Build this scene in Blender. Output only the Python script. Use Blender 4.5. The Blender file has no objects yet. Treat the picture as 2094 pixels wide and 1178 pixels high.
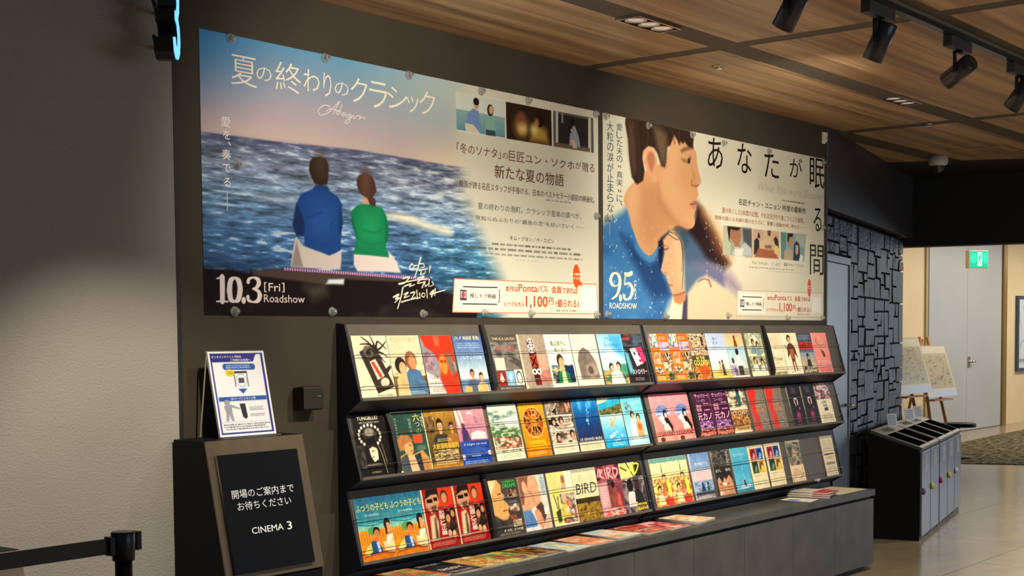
import bpy, bmesh, math, random
import numpy as np
from mathutils import Vector, Matrix

# ------------------------------------------------------------------ camera, world, light
S = bpy.context.scene
COL = bpy.data.collections.new('scene'); S.collection.children.link(COL)
S.view_settings.view_transform = 'Standard'; S.view_settings.look = 'None'
S.view_settings.exposure = 0.0; S.view_settings.gamma = 1.0; S.view_settings.use_curve_mapping = False
CAM = np.array([-3.28669233, -4.05809599, 1.50455728])
yaw, pit, rol = np.radians([-51.37622105, -3.16304718, -0.43246124])
F_, CX, CY = 2857.54655803, 1047.04890264, 845.37722069
cd = bpy.data.cameras.new('camera'); co = bpy.data.objects.new('camera', cd); COL.objects.link(co)
fw = np.array([-math.sin(yaw)*math.cos(pit), math.cos(yaw)*math.cos(pit), math.sin(pit)])
rt = np.array([math.cos(yaw), math.sin(yaw), 0]); up = np.cross(rt, fw)
r_ = math.cos(rol)*rt+math.sin(rol)*up; u_ = -math.sin(rol)*rt+math.cos(rol)*up
m = Matrix.Identity(4)
for i in range(3):
    m[i][0], m[i][1], m[i][2], m[i][3] = r_[i], u_[i], -fw[i], CAM[i]
co.matrix_world = m
cd.sensor_width = 36; cd.lens = F_/2094*36; cd.sensor_fit = 'HORIZONTAL'
cd.shift_x = -(CX-1047)/2094; cd.shift_y = (CY-589)/2094; cd.clip_end = 200
S.camera = co
W = bpy.data.worlds.new('lobby_air'); S.world = W; W.use_nodes = True
W.node_tree.nodes['Background'].inputs[0].default_value = (0.80, 0.88, 1.0, 1)
W.node_tree.nodes['Background'].inputs[1].default_value = 0.12
def lamp(name, kind, loc, target, energy, color, **kw):
    d = bpy.data.lights.new(name, kind); d.energy = energy; d.color = color
    for k, v in kw.items(): setattr(d, k, v)
    o = bpy.data.objects.new(name, d); COL.objects.link(o); o.location = loc
    o.rotation_euler = (Vector(target)-Vector(loc)).to_track_quat('-Z', 'Y').to_euler()
    return o
# daylight: the glazed end of the corridor far to the right, and the lobby front behind the viewer
lamp('daylight_end', 'AREA', (22, -3.0, 1.6), (7, 0, 0.7), 180, (0.72, 0.86, 1.0), shape='RECTANGLE', size=5.0, size_y=2.6)
lamp('daylight_front', 'AREA', (1.5, -8.8, 1.8), (1.5, 0, 1.3), 62, (0.74, 0.87, 1.0), shape='RECTANGLE', size=4.5, size_y=2.4)
# ceiling lamps of the corridor beyond the dark lintel
lamp('corridor_lamp', 'AREA', (18.5, 2.2, 2.98), (18.5, 2.6, 0), 270, (1.0, 0.87, 0.68), shape='RECTANGLE', size=10.0, size_y=1.0)
WARM = (1.0, 0.885, 0.69)
# added fill spots without fittings, brightening the hall floor and its bounce
for k, (x, y) in enumerate(((-1.2, -5.2), (.6, -3.3), (3.4, -3.2), (6.2, -2.9), (8.2, -1.4))):
    lamp('hall_fill_spot', 'SPOT', (x, y, 2.80), (x, y, 0), 215, (1.0, 0.90, 0.76), spot_size=math.radians(115), spot_blend=.6, shadow_soft_size=.12)

# ------------------------------------------------------------------ helpers
def mat(name, c, rough=.5, metal=0., spec=.5, c2=None, nscale=8., bump=0., bscale=60., emit=0., coat=0., stretch=(1, 1, 1), contrast=(.35, .65)):
    M = bpy.data.materials.new(name); M.use_nodes = True
    nt = M.node_tree; b = nt.nodes['Principled BSDF']
    b.inputs['Roughness'].default_value = rough; b.inputs['Metallic'].default_value = metal
    b.inputs['Specular IOR Level'].default_value = spec; b.inputs['Coat Weight'].default_value = coat
    b.inputs['Base Color'].default_value = (*c, 1)
    if c2 or bump:
        tc = nt.nodes.new('ShaderNodeTexCoord'); mp = nt.nodes.new('ShaderNodeMapping')
        nt.links.new(tc.outputs['Object'], mp.inputs[0]); mp.inputs['Scale'].default_value = stretch
    if c2:
        n = nt.nodes.new('ShaderNodeTexNoise'); n.inputs['Scale'].default_value = nscale; n.inputs['Detail'].default_value = 6
        r = nt.nodes.new('ShaderNodeValToRGB'); r.color_ramp.elements[0].position = contrast[0]; r.color_ramp.elements[1].position = contrast[1]
        r.color_ramp.elements[0].color = (*c, 1); r.color_ramp.elements[1].color = (*c2, 1)
        nt.links.new(mp.outputs[0], n.inputs['Vector']); nt.links.new(n.outputs['Fac'], r.inputs[0]); nt.links.new(r.outputs[0], b.inputs['Base Color'])
    if bump:
        n = nt.nodes.new('ShaderNodeTexNoise'); n.inputs['Scale'].default_value = bscale; n.inputs['Detail'].default_value = 4
        bp = nt.nodes.new('ShaderNodeBump'); bp.inputs['Strength'].default_value = bump; bp.inputs['Distance'].default_value = .01
        nt.links.new(mp.outputs[0], n.inputs['Vector']); nt.links.new(n.outputs['Fac'], bp.inputs['Height']); nt.links.new(bp.outputs[0], b.inputs['Normal'])
    if emit:
        b.inputs['Emission Color'].default_value = (*c, 1); b.inputs['Emission Strength'].default_value = emit
    return M
def lin(c):
    c = np.asarray(c, float); return np.where(c <= .04045, c/12.92, ((np.maximum(c, 0)+.055)/1.055)**2.4)
def hx(s):
    if isinstance(s, str): return np.array([int(s[i:i+2], 16) for i in (0, 2, 4)])/255.
    return np.array(s, float)
def L3(s): return tuple(float(v) for v in lin(hx(s)))

class MB:
    "collects boxes, prisms, cylinders and lathes; build() links them as ONE mesh object"
    def __init__(s): s.v = []; s.f = []; s.mi = []; s.cur = 0; s.sm = []
    def add(s, vs, fs, smooth=False):
        b = len(s.v); s.v += [tuple(map(float, p)) for p in vs]
        for f in fs: s.f.append(tuple(i+b for i in f)); s.mi.append(s.cur); s.sm.append(smooth)
    def box(s, a, b):
        x0, y0, z0 = a; x1, y1, z1 = b
        s.add([(x0,y0,z0),(x1,y0,z0),(x1,y1,z0),(x0,y1,z0),(x0,y0,z1),(x1,y0,z1),(x1,y1,z1),(x0,y1,z1)],
              [(0,3,2,1),(4,5,6,7),(0,1,5,4),(1,2,6,5),(2,3,7,6),(3,0,4,7)])
    def prism(s, poly, h0, h1, axis='x'):
        "poly: (a,b) points; axis x -> (y,z), y -> (x,z), z -> (x,y)"
        def P(p, h): return {'x': (h, p[0], p[1]), 'y': (p[0], h, p[1]), 'z': (p[0], p[1], h)}[axis]
        n = len(poly); s.add([P(p, h0) for p in poly]+[P(p, h1) for p in poly],
              [tuple(range(n-1, -1, -1)), tuple(range(n, 2*n))]+[(i, (i+1) % n, n+(i+1) % n, n+i) for i in range(n)])
    def cyl(s, p0, p1, r0, r1=None, n=16, caps=True):
        r1 = r0 if r1 is None else r1
        p0, p1 = Vector(p0), Vector(p1); d = (p1-p0).normalized()
        a = d.orthogonal().normalized(); b = d.cross(a)
        ring = lambda p, r: [p+(a*math.cos(2*math.pi*i/n)+b*math.sin(2*math.pi*i/n))*r for i in range(n)]
        s.add(ring(p0, r0)+ring(p1, r1), [(i, (i+1) % n, n+(i+1) % n, n+i) for i in range(n)], True)
        if caps:
            k = len(s.v)-2*n
            s.f += [tuple(range(k+n-1, k-1, -1)), tuple(range(k+n, k+2*n))]; s.mi += [s.cur]*2; s.sm += [False]*2
    def lathe(s, prof, c=(0,0,0), axis=(0,0,1), n=20):
        "prof: (radius, height) along axis"
        d = Vector(axis).normalized(); a = d.orthogonal().normalized(); b = d.cross(a); c = Vector(c); vs = []; fs = []
        for r, h in prof: vs += [c+d*h+(a*math.cos(2*math.pi*i/n)+b*math.sin(2*math.pi*i/n))*max(r, 1e-5) for i in range(n)]
        for j in range(len(prof)-1): fs += [(j*n+i, j*n+(i+1) % n, (j+1)*n+(i+1) % n, (j+1)*n+i) for i in range(n)]
        s.add(vs, fs, True)
    def build(s, name, mats, parent=None, M=None, bevel=0.):
        me = bpy.data.meshes.new(name)
        vs = s.v if M is None else [tuple(M @ Vector(p)) for p in s.v]
        me.from_pydata(vs, [], s.f)
        for q in (mats if isinstance(mats, (list, tuple)) else [mats]): me.materials.append(q)
        me.polygons.foreach_set('material_index', s.mi); me.polygons.foreach_set('use_smooth', s.sm)
        bm = bmesh.new(); bm.from_mesh(me); bmesh.ops.recalc_face_normals(bm, faces=bm.faces); bm.to_mesh(me); bm.free()
        me.update(); o = bpy.data.objects.new(name, me); COL.objects.link(o)
        if parent is not None: o.parent = parent
        if bevel:
            bv = o.modifiers.new('bevel', 'BEVEL'); bv.width = bevel; bv.segments = 2; bv.limit_method = 'ANGLE'
        return o
def tag(o, label, cat, group=None, kind=None):
    if label: o['label'] = label
    if cat: o['category'] = cat
    if group: o['group'] = group
    if kind: o['kind'] = kind
    return o
def thing(name, label, cat, loc=(0,0,0), rotz=0., group=None):
    o = bpy.data.objects.new(name, None); COL.objects.link(o); o.location = loc; o.rotation_euler = (0, 0, rotz)
    o.empty_display_size = .1
    return tag(o, label, cat, group)
def struct(o, label=None, cat=None):
    o['kind'] = 'structure'
    if label: o['label'] = label
    if cat: o['category'] = cat
    return o

# ------------------------------------------------------------------ printed matter: a painted vertex grid plus glyph faces, one mesh
def catmull(pts, k=6, closed=False):
    P = np.array(pts, float); n = len(P)
    if n < 3: return P
    g = lambda i: P[i % n] if closed else P[min(max(i, 0), n-1)]
    out = []
    for i in range(n if closed else n-1):
        a, b, c, d = g(i-1), g(i), g(i+1), g(i+2)
        for t in np.arange(k)/k:
            out.append(.5*((2*b)+(c-a)*t+(2*a-5*b+4*c-d)*t*t+(3*b-a-3*c+d)*t**3))
    if not closed: out.append(P[-1])
    return np.array(out)
class Canvas:
    def __init__(s, w, h, aspect, bg='ffffff'):
        s.w, s.h, s.A = w, h, aspect
        s.px = np.empty((h, w, 3)); s.px[:] = hx(bg); s.txt = []
        s.U, s.V = np.meshgrid(np.linspace(0, 1, w), np.linspace(0, 1, h)); s.pix = 1./h
    def field(s, fx, fy, seed=0, octs=3):
        rng = np.random.RandomState(seed); out = np.zeros((s.h, s.w)); amp = 1.; tot = 0
        for o in range(octs):
            gx, gy = max(2, int(fx*2**o)+2), max(2, int(fy*2**o)+2); g = rng.rand(gy, gx)
            x = s.U*(gx-1.001); y = s.V*(gy-1.001); i = x.astype(int); j = y.astype(int); a = x-i; b = y-j
            a = a*a*(3-2*a); b = b*b*(3-2*b)
            out += amp*((g[j, i]*(1-a)+g[j, i+1]*a)*(1-b)+(g[j+1, i]*(1-a)+g[j+1, i+1]*a)*b); tot += amp; amp *= .55
        return out/tot
    def mix(s, mask, col, sl=None):
        c = hx(col) if isinstance(col, (str, tuple, list)) else col
        t = s.px if sl is None else s.px[sl]
        t += (c-t)*np.clip(mask, 0, 1)[..., None]
    def sl(s, u0, v0, u1, v1, pad=.02):
        a = lambda t, n: int(np.clip(t*(n-1), 0, n))
        return (slice(a(v0-pad, s.h), a(v1+pad, s.h)+2), slice(a(u0-pad, s.w), a(u1+pad, s.w)+2))
    def dist(s, pts, sl, closed=True):
        X = s.U[sl]*s.A; Y = s.V[sl]; P = np.array(pts, float)*[s.A, 1]; n = len(P)
        d = np.full(X.shape, 9.); ins = np.zeros(X.shape, bool)
        for i in range(n if closed else n-1):
            (ax, ay), (bx, by) = P[i], P[(i+1) % n]; ex, ey = bx-ax, by-ay; L = ex*ex+ey*ey+1e-12
            t = np.clip(((X-ax)*ex+(Y-ay)*ey)/L, 0, 1); d = np.minimum(d, np.hypot(X-ax-t*ex, Y-ay-t*ey))
            if closed:
                c = (ay > Y) != (by > Y); ins ^= c & (X < ax+ex*(Y-ay)/(ey if abs(ey) > 1e-12 else 1e-12))
        return np.where(ins, -d, d)
    def poly(s, pts, col, soft=None, al=1., smooth=0):
        if smooth: pts = catmull(pts, smooth, True)
        P = np.array(pts, float); soft = soft or s.pix
        sl = s.sl(P[:, 0].min(), P[:, 1].min(), P[:, 0].max(), P[:, 1].max(), soft+.01)
        mk = np.clip(.5-s.dist(P, sl)/soft, 0, 1)*al
        s.mix(mk, col if isinstance(col, (str, tuple, list)) else col[sl], sl); return s
    def rect(s, u0, v0, u1, v1, col, soft=None, al=1.): return s.poly([(u0, v0), (u1, v0), (u1, v1), (u0, v1)], col, soft, al)
    def ell(s, u, v, ru, rv, col, soft=None, al=1., rot=0.):
        a = np.linspace(0, 2*math.pi, 28, False); x = ru*s.A*np.cos(a); y = rv*np.sin(a); c, d = math.cos(rot), math.sin(rot)
        return s.poly(np.c_[u+(x*c-y*d)/s.A, v+x*d+y*c], col, soft, al)
    def grad(s, u0, v0, u1, v1, stops, horiz=False):
        sl = (slice(int(round(v0*s.h)), int(round(v1*s.h))), slice(int(round(u0*s.w)), int(round(u1*s.w))))
        t = ((s.U[sl]-u0)/(u1-u0) if horiz else (s.V[sl]-v0)/(v1-v0))
        ks = np.linspace(0, 1, len(stops)) if not isinstance(stops[0], tuple) else [k for k, _ in stops]
        cs = np.array([hx(c) if isinstance(c, str) else hx(c[1]) for c in stops])
        for i in range(3): s.px[sl][..., i] = np.interp(t, ks, cs[:, i])
        return s
    def stroke(s, pts, w, col, soft=None, al=1., k=8):
        w = w if isinstance(w, (list, tuple)) else [w]*len(pts)
        P = catmull([(p[0], p[1]) for p in pts], k); Wd = np.interp(np.linspace(0, 1, len(P)), np.linspace(0, 1, len(w)), w)
        soft = soft or s.pix; mw = max(w)
        sl = s.sl(P[:, 0].min(), P[:, 1].min(), P[:, 0].max(), P[:, 1].max(), mw+soft+.01)
        X = s.U[sl]*s.A; Y = s.V[sl]; d = np.full(X.shape, 9.)
        for i in range(len(P)-1):
            (ax, ay), (bx, by) = P[i]*[s.A, 1], P[i+1]*[s.A, 1]; ex, ey = bx-ax, by-ay; L = ex*ex+ey*ey+1e-12
            t = np.clip(((X-ax)*ex+(Y-ay)*ey)/L, 0, 1); d = np.minimum(d, np.hypot(X-ax-t*ex, Y-ay-t*ey)-(Wd[i]+(Wd[i+1]-Wd[i])*t)/2)
        s.mix(np.clip(.5-d/soft, 0, 1)*al, col, sl); return s
    def lines(s, u0, v0, u1, v1, n, col, seed=1, fill=.55, al=.8):
        rng = np.random.RandomState(seed+n)
        for i in range(n):
            a = v0+(v1-v0)*(i+.5)/n; h = (v1-v0)/n*fill/2; u = u0+rng.rand()*.08*(u1-u0); e = u1-rng.rand()*.12*(u1-u0)
            while u < e:
                q = min(e, u+(.02+rng.rand()*.05)*max(.25, u1-u0)); s.rect(u, a-h, q, a+h, col, None, al*(.6+.4*rng.rand())); u = q+.012*max(.25, u1-u0)
        return s
    def photo(s, u0, v0, u1, v1, cols, f=5, seed=1):
        n = s.field(f/max(.05, u1-u0)*.6, f/max(.05, v1-v0)*.6, seed, 3); n = (n-n.min())/(n.max()-n.min())
        sl = (slice(int(round(v0*s.h)), int(round(v1*s.h))), slice(int(round(u0*s.w)), int(round(u1*s.w))))
        C = np.array([hx(c) for c in cols]); ks = np.linspace(.2, .8, len(cols))
        for i in range(3): s.px[sl][..., i] = np.interp(n[sl], ks, C[:, i])
        return s
    def person(s, u, v, k, skin, hair, shirt, turn=0.):
        "head centre u,v; k = head height; shoulders and chest below"
        a = 1/s.A
        s.poly([(u-k*1.15*a, v+k*2.3), (u-k*1.05*a, v+k*1.15), (u-k*.75*a, v+k*.85), (u-k*.25*a, v+k*.66), (u+k*.25*a, v+k*.66), (u+k*.75*a, v+k*.85), (u+k*1.05*a, v+k*1.15), (u+k*1.15*a, v+k*2.3)], shirt)
        s.rect(u-k*.17*a, v+k*.3, u+k*.17*a, v+k*.75, skin)
        s.ell(u, v-k*.06, k*.44*a, k*.55, hair); s.ell(u+turn*k*.12*a, v+k*.08, k*.34*a, k*.44, skin)
        s.poly([(u-k*.4*a, v-k*.2), (u-k*.2*a, v-k*.52), (u+k*.2*a, v-k*.52), (u+k*.4*a, v-k*.2), (u+k*.1*a, v-k*.24)], hair)
        if k > .1:
            for e in (-1, 1): s.ell(u+(e*.14+turn*.14)*k*a, v+k*.06, k*.05*a, k*.03, hair)
            s.rect(u+(turn*.14-.09)*k*a, v+k*.3, u+(turn*.14+.09)*k*a, v+k*.33, 'a05045')
        return s
    def text(s, t, u0, v0, u1, v1, col, w=0., shear=0., rot=0.): s.txt.append((t, u0, v0, u1, v1, col, w, shear, rot)); return s
    def vtext(s, chars, u0, v0, u1, v1, col, w=0.):
        n = len(chars); ch = (v1-v0)/n
        for i, c in enumerate(chars):
            a, b = (.3, .7) if c in '、，・“”"' else (.06, .94)
            if c in '、': s.text(c, u0+.6*(u1-u0), v0+ch*i, u1, v0+ch*(i+.35), col, w)
            elif c == '—': s.rect((u0+u1)/2-.0012, v0+ch*i, (u0+u1)/2+.0012, v0+ch*(i+1), col)
            elif c != ' ': s.text(c, u0+(u1-u0)*(a-.06), v0+ch*(i+a), u1-(u1-u0)*(a-.06), v0+ch*(i+b), col, w)
        return s
GLYPH = {}
def glyphs(t, w, shear):
    key = (t, w, shear)
    if key not in GLYPH:
        cu = bpy.data.curves.new('glyph', 'FONT'); cu.body = t; cu.offset = w; cu.shear = shear; cu.resolution_u = 2
        ob = bpy.data.objects.new('glyph', cu); COL.objects.link(ob)
        bpy.context.view_layer.update(); dg = bpy.context.evaluated_depsgraph_get()
        me = bpy.data.meshes.new_from_object(ob.evaluated_get(dg))
        v = np.array([(p.co.x, p.co.y) for p in me.vertices]); f = [tuple(p.vertices) for p in me.polygons]
        bpy.data.meshes.remove(me); bpy.data.objects.remove(ob); bpy.data.curves.remove(cu)
        if len(v):
            lo, hi = v.min(0), v.max(0); v = (v-lo)/np.maximum(hi-lo, 1e-6)
        GLYPH[key] = (v, f)
    return GLYPH[key]
def print_mesh(name, cv, w, h, th, mats, parent=None, M=None, lift=.0006, curl=0., edge='d8d4c8'):
    "sheet in local x (right), z (up); picture faces -y at y=-th, back at y=0"
    W_, H_ = cv.w, cv.h; X = cv.U*w; Z = (1-cv.V)*h
    Y = -th-curl*np.sin(cv.V*math.pi)*0
    vs = np.stack([X, np.full_like(X, -th), Z], -1).reshape(-1, 3)
    cols = lin(cv.px.reshape(-1, 3))
    idx = np.arange(W_*H_).reshape(H_, W_)
    q = np.stack([idx[1:, :-1], idx[1:, 1:], idx[:-1, 1:], idx[:-1, :-1]], -1).reshape(-1, 4)
    b = len(vs)
    bx = np.array([(0,-th,0),(w,-th,0),(w,0,0),(0,0,0),(0,-th,h),(w,-th,h),(w,0,h),(0,0,h)], float)
    vs = np.r_[vs, bx]; cols = np.r_[cols, np.tile(lin(hx(edge)), (8, 1))]
    faces = [tuple(b+i for i in f) for f in ((0,3,2,1),(4,5,6,7),(1,2,6,5),(2,3,7,6),(3,0,4,7))]
    tv, tc, tf = [], [], []; n0 = len(vs); lay = 0
    for (t, u0, v0, u1, v1, col, wt, sh, rot) in cv.txt:
        g, f = glyphs(t, min(wt, 0.), sh)
        if not len(g): continue
        lay += 1
        if wt > 0:      # heavier weight: the same glyphs printed several times, slightly shifted
            em = (v1-v0)*h*wt*.7; sft = [(-em, -em*.6), (em, -em*.6), (em, em*.6), (-em, em*.6), (0, 0)]; n1 = len(g)
            f = [tuple(i+k*n1 for i in p) for k in range(5) for p in f]; off = np.repeat(np.array(sft), n1, 0); g = np.tile(g, (5, 1)); dep = np.repeat(np.arange(5)*.00005, n1)
        else: off = np.zeros((len(g), 2)); dep = np.zeros(len(g))
        x = (u0+g[:, 0]*(u1-u0))*w+off[:, 0]; z = (1-v1+g[:, 1]*(v1-v0))*h+off[:, 1]
        if rot:
            cx, cz = (u0+u1)/2*w, (1-(v0+v1)/2)*h; c, s_ = math.cos(rot), math.sin(rot)
            x, z = cx+(x-cx)*c-(z-cz)*s_, cz+(x-cx)*s_+(z-cz)*c
        k = n0+sum(len(a) for a in tv)
        tv.append(np.c_[x, -th-lift-.00003*(lay % 7)-dep, z]); tc.append(np.tile(lin(hx(col)), (len(x), 1)))
        tf += [tuple(i+k for i in p) for p in f]
    if tv: vs = np.r_[vs, np.concatenate(tv)]; cols = np.r_[cols, np.concatenate(tc)]
    loops = np.concatenate([q.reshape(-1)]+[np.array(f) for f in faces+tf]).astype(np.int32)
    sizes = np.array([4]*len(q)+[len(f) for f in faces+tf], np.int32); starts = np.r_[0, np.cumsum(sizes)[:-1]].astype(np.int32)
    if M is not None:
        R = np.array(M)[:3, :3]; vs = vs @ R.T+np.array(M)[:3, 3]
    me = bpy.data.meshes.new(name); me.vertices.add(len(vs)); me.loops.add(len(loops)); me.polygons.add(len(sizes))
    me.vertices.foreach_set('co', vs.astype(np.float32).ravel()); me.loops.foreach_set('vertex_index', loops)
    me.polygons.foreach_set('loop_start', starts); me.polygons.foreach_set('loop_total', sizes)
    a = me.color_attributes.new('ink', 'FLOAT_COLOR', 'POINT')
    a.data.foreach_set('color', np.c_[cols, np.ones(len(cols))].astype(np.float32).ravel())
    me.materials.append(mats); me.update(calc_edges=True); me.validate()
    o = bpy.data.objects.new(name, me); COL.objects.link(o)
    if parent is not None: o.parent = parent
    return o
def ink(name, rough, emit=0., spec=.4, bump=0., gain=1.):
    M = bpy.data.materials.new(name); M.use_nodes = True; nt = M.node_tree; b = nt.nodes['Principled BSDF']
    at = nt.nodes.new('ShaderNodeVertexColor'); at.layer_name = 'ink'
    nt.links.new(at.outputs[0], b.inputs['Base Color']); b.inputs['Roughness'].default_value = rough; b.inputs['Specular IOR Level'].default_value = spec
    if emit: nt.links.new(at.outputs[0], b.inputs['Emission Color']); b.inputs['Emission Strength'].default_value = emit
    if bump:
        tc = nt.nodes.new('ShaderNodeTexCoord'); mp = nt.nodes.new('ShaderNodeMapping'); mp.inputs['Scale'].default_value = (2.2, 1, .5)
        n = nt.nodes.new('ShaderNodeTexNoise'); n.inputs['Scale'].default_value = 1.6; n.inputs['Detail'].default_value = 1
        bp = nt.nodes.new('ShaderNodeBump'); bp.inputs['Strength'].default_value = bump; bp.inputs['Distance'].default_value = .05
        nt.links.new(tc.outputs['Object'], mp.inputs[0]); nt.links.new(mp.outputs[0], n.inputs['Vector']); nt.links.new(n.outputs['Fac'], bp.inputs['Height']); nt.links.new(bp.outputs[0], b.inputs['Normal'])
    return M
INK = ink('leaflet_print', .45, spec=.22); POSTER_INK = ink('glossy_poster_print', .22, spec=.22, bump=.25); SIGN_INK = ink('matt_sign_print', .35)
GLOW_INK = ink('backlit_print', .4, emit=.75)
# ------------------------------------------------------------------ the setting
A_ROT = math.atan2(.232, .9727)
A_M = Matrix.Translation((5.05, 0, 0)) @ Matrix.Rotation(A_ROT, 4, 'Z')          # the slanting wall beyond the poster wall
m_wall = mat('charcoal_brown_wall', L3('3b352c'), .65, spec=.22, c2=L3('433c32'), nscale=3, bump=.12, bscale=220, contrast=(.3, .75))
m_plaster = mat('grey_textured_wallpaper', L3('96918a'), .7, spec=.2, c2=L3('9a958e'), nscale=2, bump=.35, bscale=90, stretch=(1, 1, 1.6))
m_black = mat('black_paint', L3('17171a'), .6)
m_dark = mat('dark_grey_ceiling_trim', L3('595349'), .6, spec=.2, c2=L3('5d574d'), nscale=5)
m_steel = mat('brushed_steel', (.62, .58, .52), .28, 1., c2=(.56, .52, .47), nscale=30, stretch=(1, 1, .05))
m_lino = mat('blue_black_bulkhead', L3('3c3e44'), .45, c2=L3('404249'), nscale=2)

def floor_mat():
    M = mat('polished_stone_tile_floor', L3('8a7a64'), .2, c2=L3('a39275'), nscale=1.3, stretch=(1, 2.4, 1), contrast=(.3, .7))
    nt = M.node_tree; b = nt.nodes['Principled BSDF']; src = b.inputs['Base Color'].links[0].from_socket
    tc = nt.nodes.new('ShaderNodeTexCoord'); mp = nt.nodes.new('ShaderNodeMapping'); mp.inputs['Location'].default_value = (0.3, .77, 0)
    br = nt.nodes.new('ShaderNodeTexBrick'); br.inputs['Scale'].default_value = 1.0; br.inputs['Brick Width'].default_value = 2.0; br.inputs['Row Height'].default_value = 1.0
    br.inputs['Mortar Size'].default_value = .007; br.inputs['Color1'].default_value = br.inputs['Color2'].default_value = (1, 1, 1, 1); br.inputs['Mortar'].default_value = (.16, .14, .12, 1)
    mx = nt.nodes.new('ShaderNodeMixRGB'); mx.blend_type = 'MULTIPLY'; mx.inputs[0].default_value = 1
    nt.links.new(tc.outputs['Object'], mp.inputs[0]); nt.links.new(mp.outputs[0], br.inputs[0]); nt.links.new(src, mx.inputs[1]); nt.links.new(br.outputs[0], mx.inputs[2]); nt.links.new(mx.outputs[0], b.inputs['Base Color'])
    n = nt.nodes.new('ShaderNodeTexNoise'); n.inputs['Scale'].default_value = 3.; n.inputs['Detail'].default_value = 2
    bp = nt.nodes.new('ShaderNodeBump'); bp.inputs['Strength'].default_value = .12; bp.inputs['Distance'].default_value = .03
    nt.links.new(tc.outputs['Object'], n.inputs['Vector']); nt.links.new(n.outputs['Fac'], bp.inputs['Height']); nt.links.new(bp.outputs[0], b.inputs['Normal'])
    return M
b = MB(); b.box((-7, -9, -.1), (26, 4.1, 0)); struct(b.build('floor', floor_mat()), 'polished beige brown stone tile floor of the lobby', 'floor')
b = MB(); b.box((-.117, 0, 0), (5.05, .2, 2.85)); struct(b.build('wall_back', m_wall), 'dark brown wall behind the two film posters', 'wall')
b = MB(); b.box((-7, -.02, 0), (-.137, .2, 2.85)); struct(b.build('wall_left', m_plaster), 'light grey textured wall left of the posters', 'wall')
b = MB(); b.box((-.1368, -.022, 0), (-.1172, .19, 2.84)); struct(b.build('trim_1', m_black), 'narrow black joint strip between the light and the dark wall', 'trim')
b = MB(); b.box((-.1168, -.006, 0), (-.110, -.0005, 2.82)); struct(b.build('trim_2', m_steel), 'thin metal edge beside the black joint strip', 'trim')
b = MB(); b.box((5.0505, -.004, 0), (5.0585, .012, 2.82)); struct(b.build('trim_3', mat('grey_glass_edge', L3('5a6a78'), .2, .3)), 'thin shiny edge at the right end of the poster wall', 'trim')
b = MB(); b.box((0.012, 0, 2.315), (3.31, .3, 2.826)); struct(b.build('wall_bulkhead', m_lino, M=A_M), 'dark blue black bulkhead hanging above the stone wall', 'wall')
b = MB(); b.box((3.315, -7, 2.245), (3.5, .8, 2.826)); struct(b.build('wall_lintel', m_black, M=A_M), 'black lintel over the opening to the bright corridor', 'wall')

# stone wall: irregular dark blocks, each standing out by its own amount
rng = random.Random(7); blocks = []
def split(x0, z0, x1, z1, dep):
    w, h = x1-x0, z1-z0
    if (w < .22 and h < .17) or (dep > 2 and rng.random() < .2 and w < .42 and h < .46) or dep > 8: blocks.append((x0, z0, x1, z1)); return
    if (w/.30 > h/.20) if rng.random() < .8 else (w > h):
        c = x0+w*rng.uniform(.3, .7); split(x0, z0, c, z1, dep+1); split(c, z0, x1, z1, dep+1)
    else:
        c = z0+h*rng.uniform(.3, .7); split(x0, z0, x1, c, dep+1); split(x0, c, x1, z1, dep+1)
for x0 in np.arange(0, 3.14, .63): split(x0, 0 if x0 > .8 else 0, min(x0+.63, 3.15), 2.29, 0)
b = MB(); b.cur = 1; b.box((.02, .068, 0), (3.13, .3, 2.3)); b.cur = 0
for (x0, z0, x1, z1) in blocks:
    if x1 < 1.0 and z1 < 2.04: continue
    if x0 < .985 and z0 < 2.04:
        if z1 > 2.04: z0 = 2.045
        else: x0 = .99
    if x1-x0 < .02 or z1-z0 < .02: continue
    g = .0025; d = .05-rng.uniform(-.004, .006); e = .005
    b.add([(x0+g, .11, z0+g), (x1-g, .11, z0+g), (x1-g, .11, z1-g), (x0+g, .11, z1-g),
           (x0+g+e, d+rng.uniform(-.004, .004), z0+g+e), (x1-g-e, d+rng.uniform(-.004, .004), z0+g+e), (x1-g-e, d+rng.uniform(-.004, .004), z1-g-e), (x0+g+e, d+rng.uniform(-.004, .004), z1-g-e)],
          [(4, 5, 6, 7), (0, 1, 5, 4), (1, 2, 6, 5), (2, 3, 7, 6), (3, 0, 4, 7)])
m_stone = mat('charcoal_stone', L3('15171a'), .42, c2=L3('2a2d35'), nscale=9, bump=.6, bscale=45, contrast=(.4, .72), spec=.22)
struct(b.build('wall_stone', [m_stone, mat('stone_joint', L3('08080a'), .9)], M=A_M), 'dark stone clad wall of irregular charcoal blocks', 'wall')
# blue grey door beside the stone wall
door = thing('door_1', 'blue grey steel door between the poster wall and the stone wall', 'door'); door.matrix_world = A_M; door['kind'] = 'structure'
m_door = mat('blue_grey_door_paint', L3('6d7b92'), .38, c2=L3('73829a'), nscale=1.5)
b = MB(); b.box((.06, .055, .012), (.955, .095, 1.985)); b.build('leaf', m_door, door, bevel=.002)
b = MB(); b.box((.02, .045, 0), (.058, .1, 2.035)); b.box((.957, .045, 0), (.985, .1, 2.035)); b.box((.058, .045, 1.988), (.957, .1, 2.035)); b.build('frame', mat('door_frame_grey', L3('4a5566'), .4), door)
b = MB(); b.cyl((.87, .054, 1.0), (.87, -.0, 1.0), .011); b.cyl((.87, 0, 1.0), (.76, 0, 1.0), .009); b.build('handle', m_steel, door)
door['label'] = 'blue grey steel door between the poster wall and the stone wall'

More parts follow.
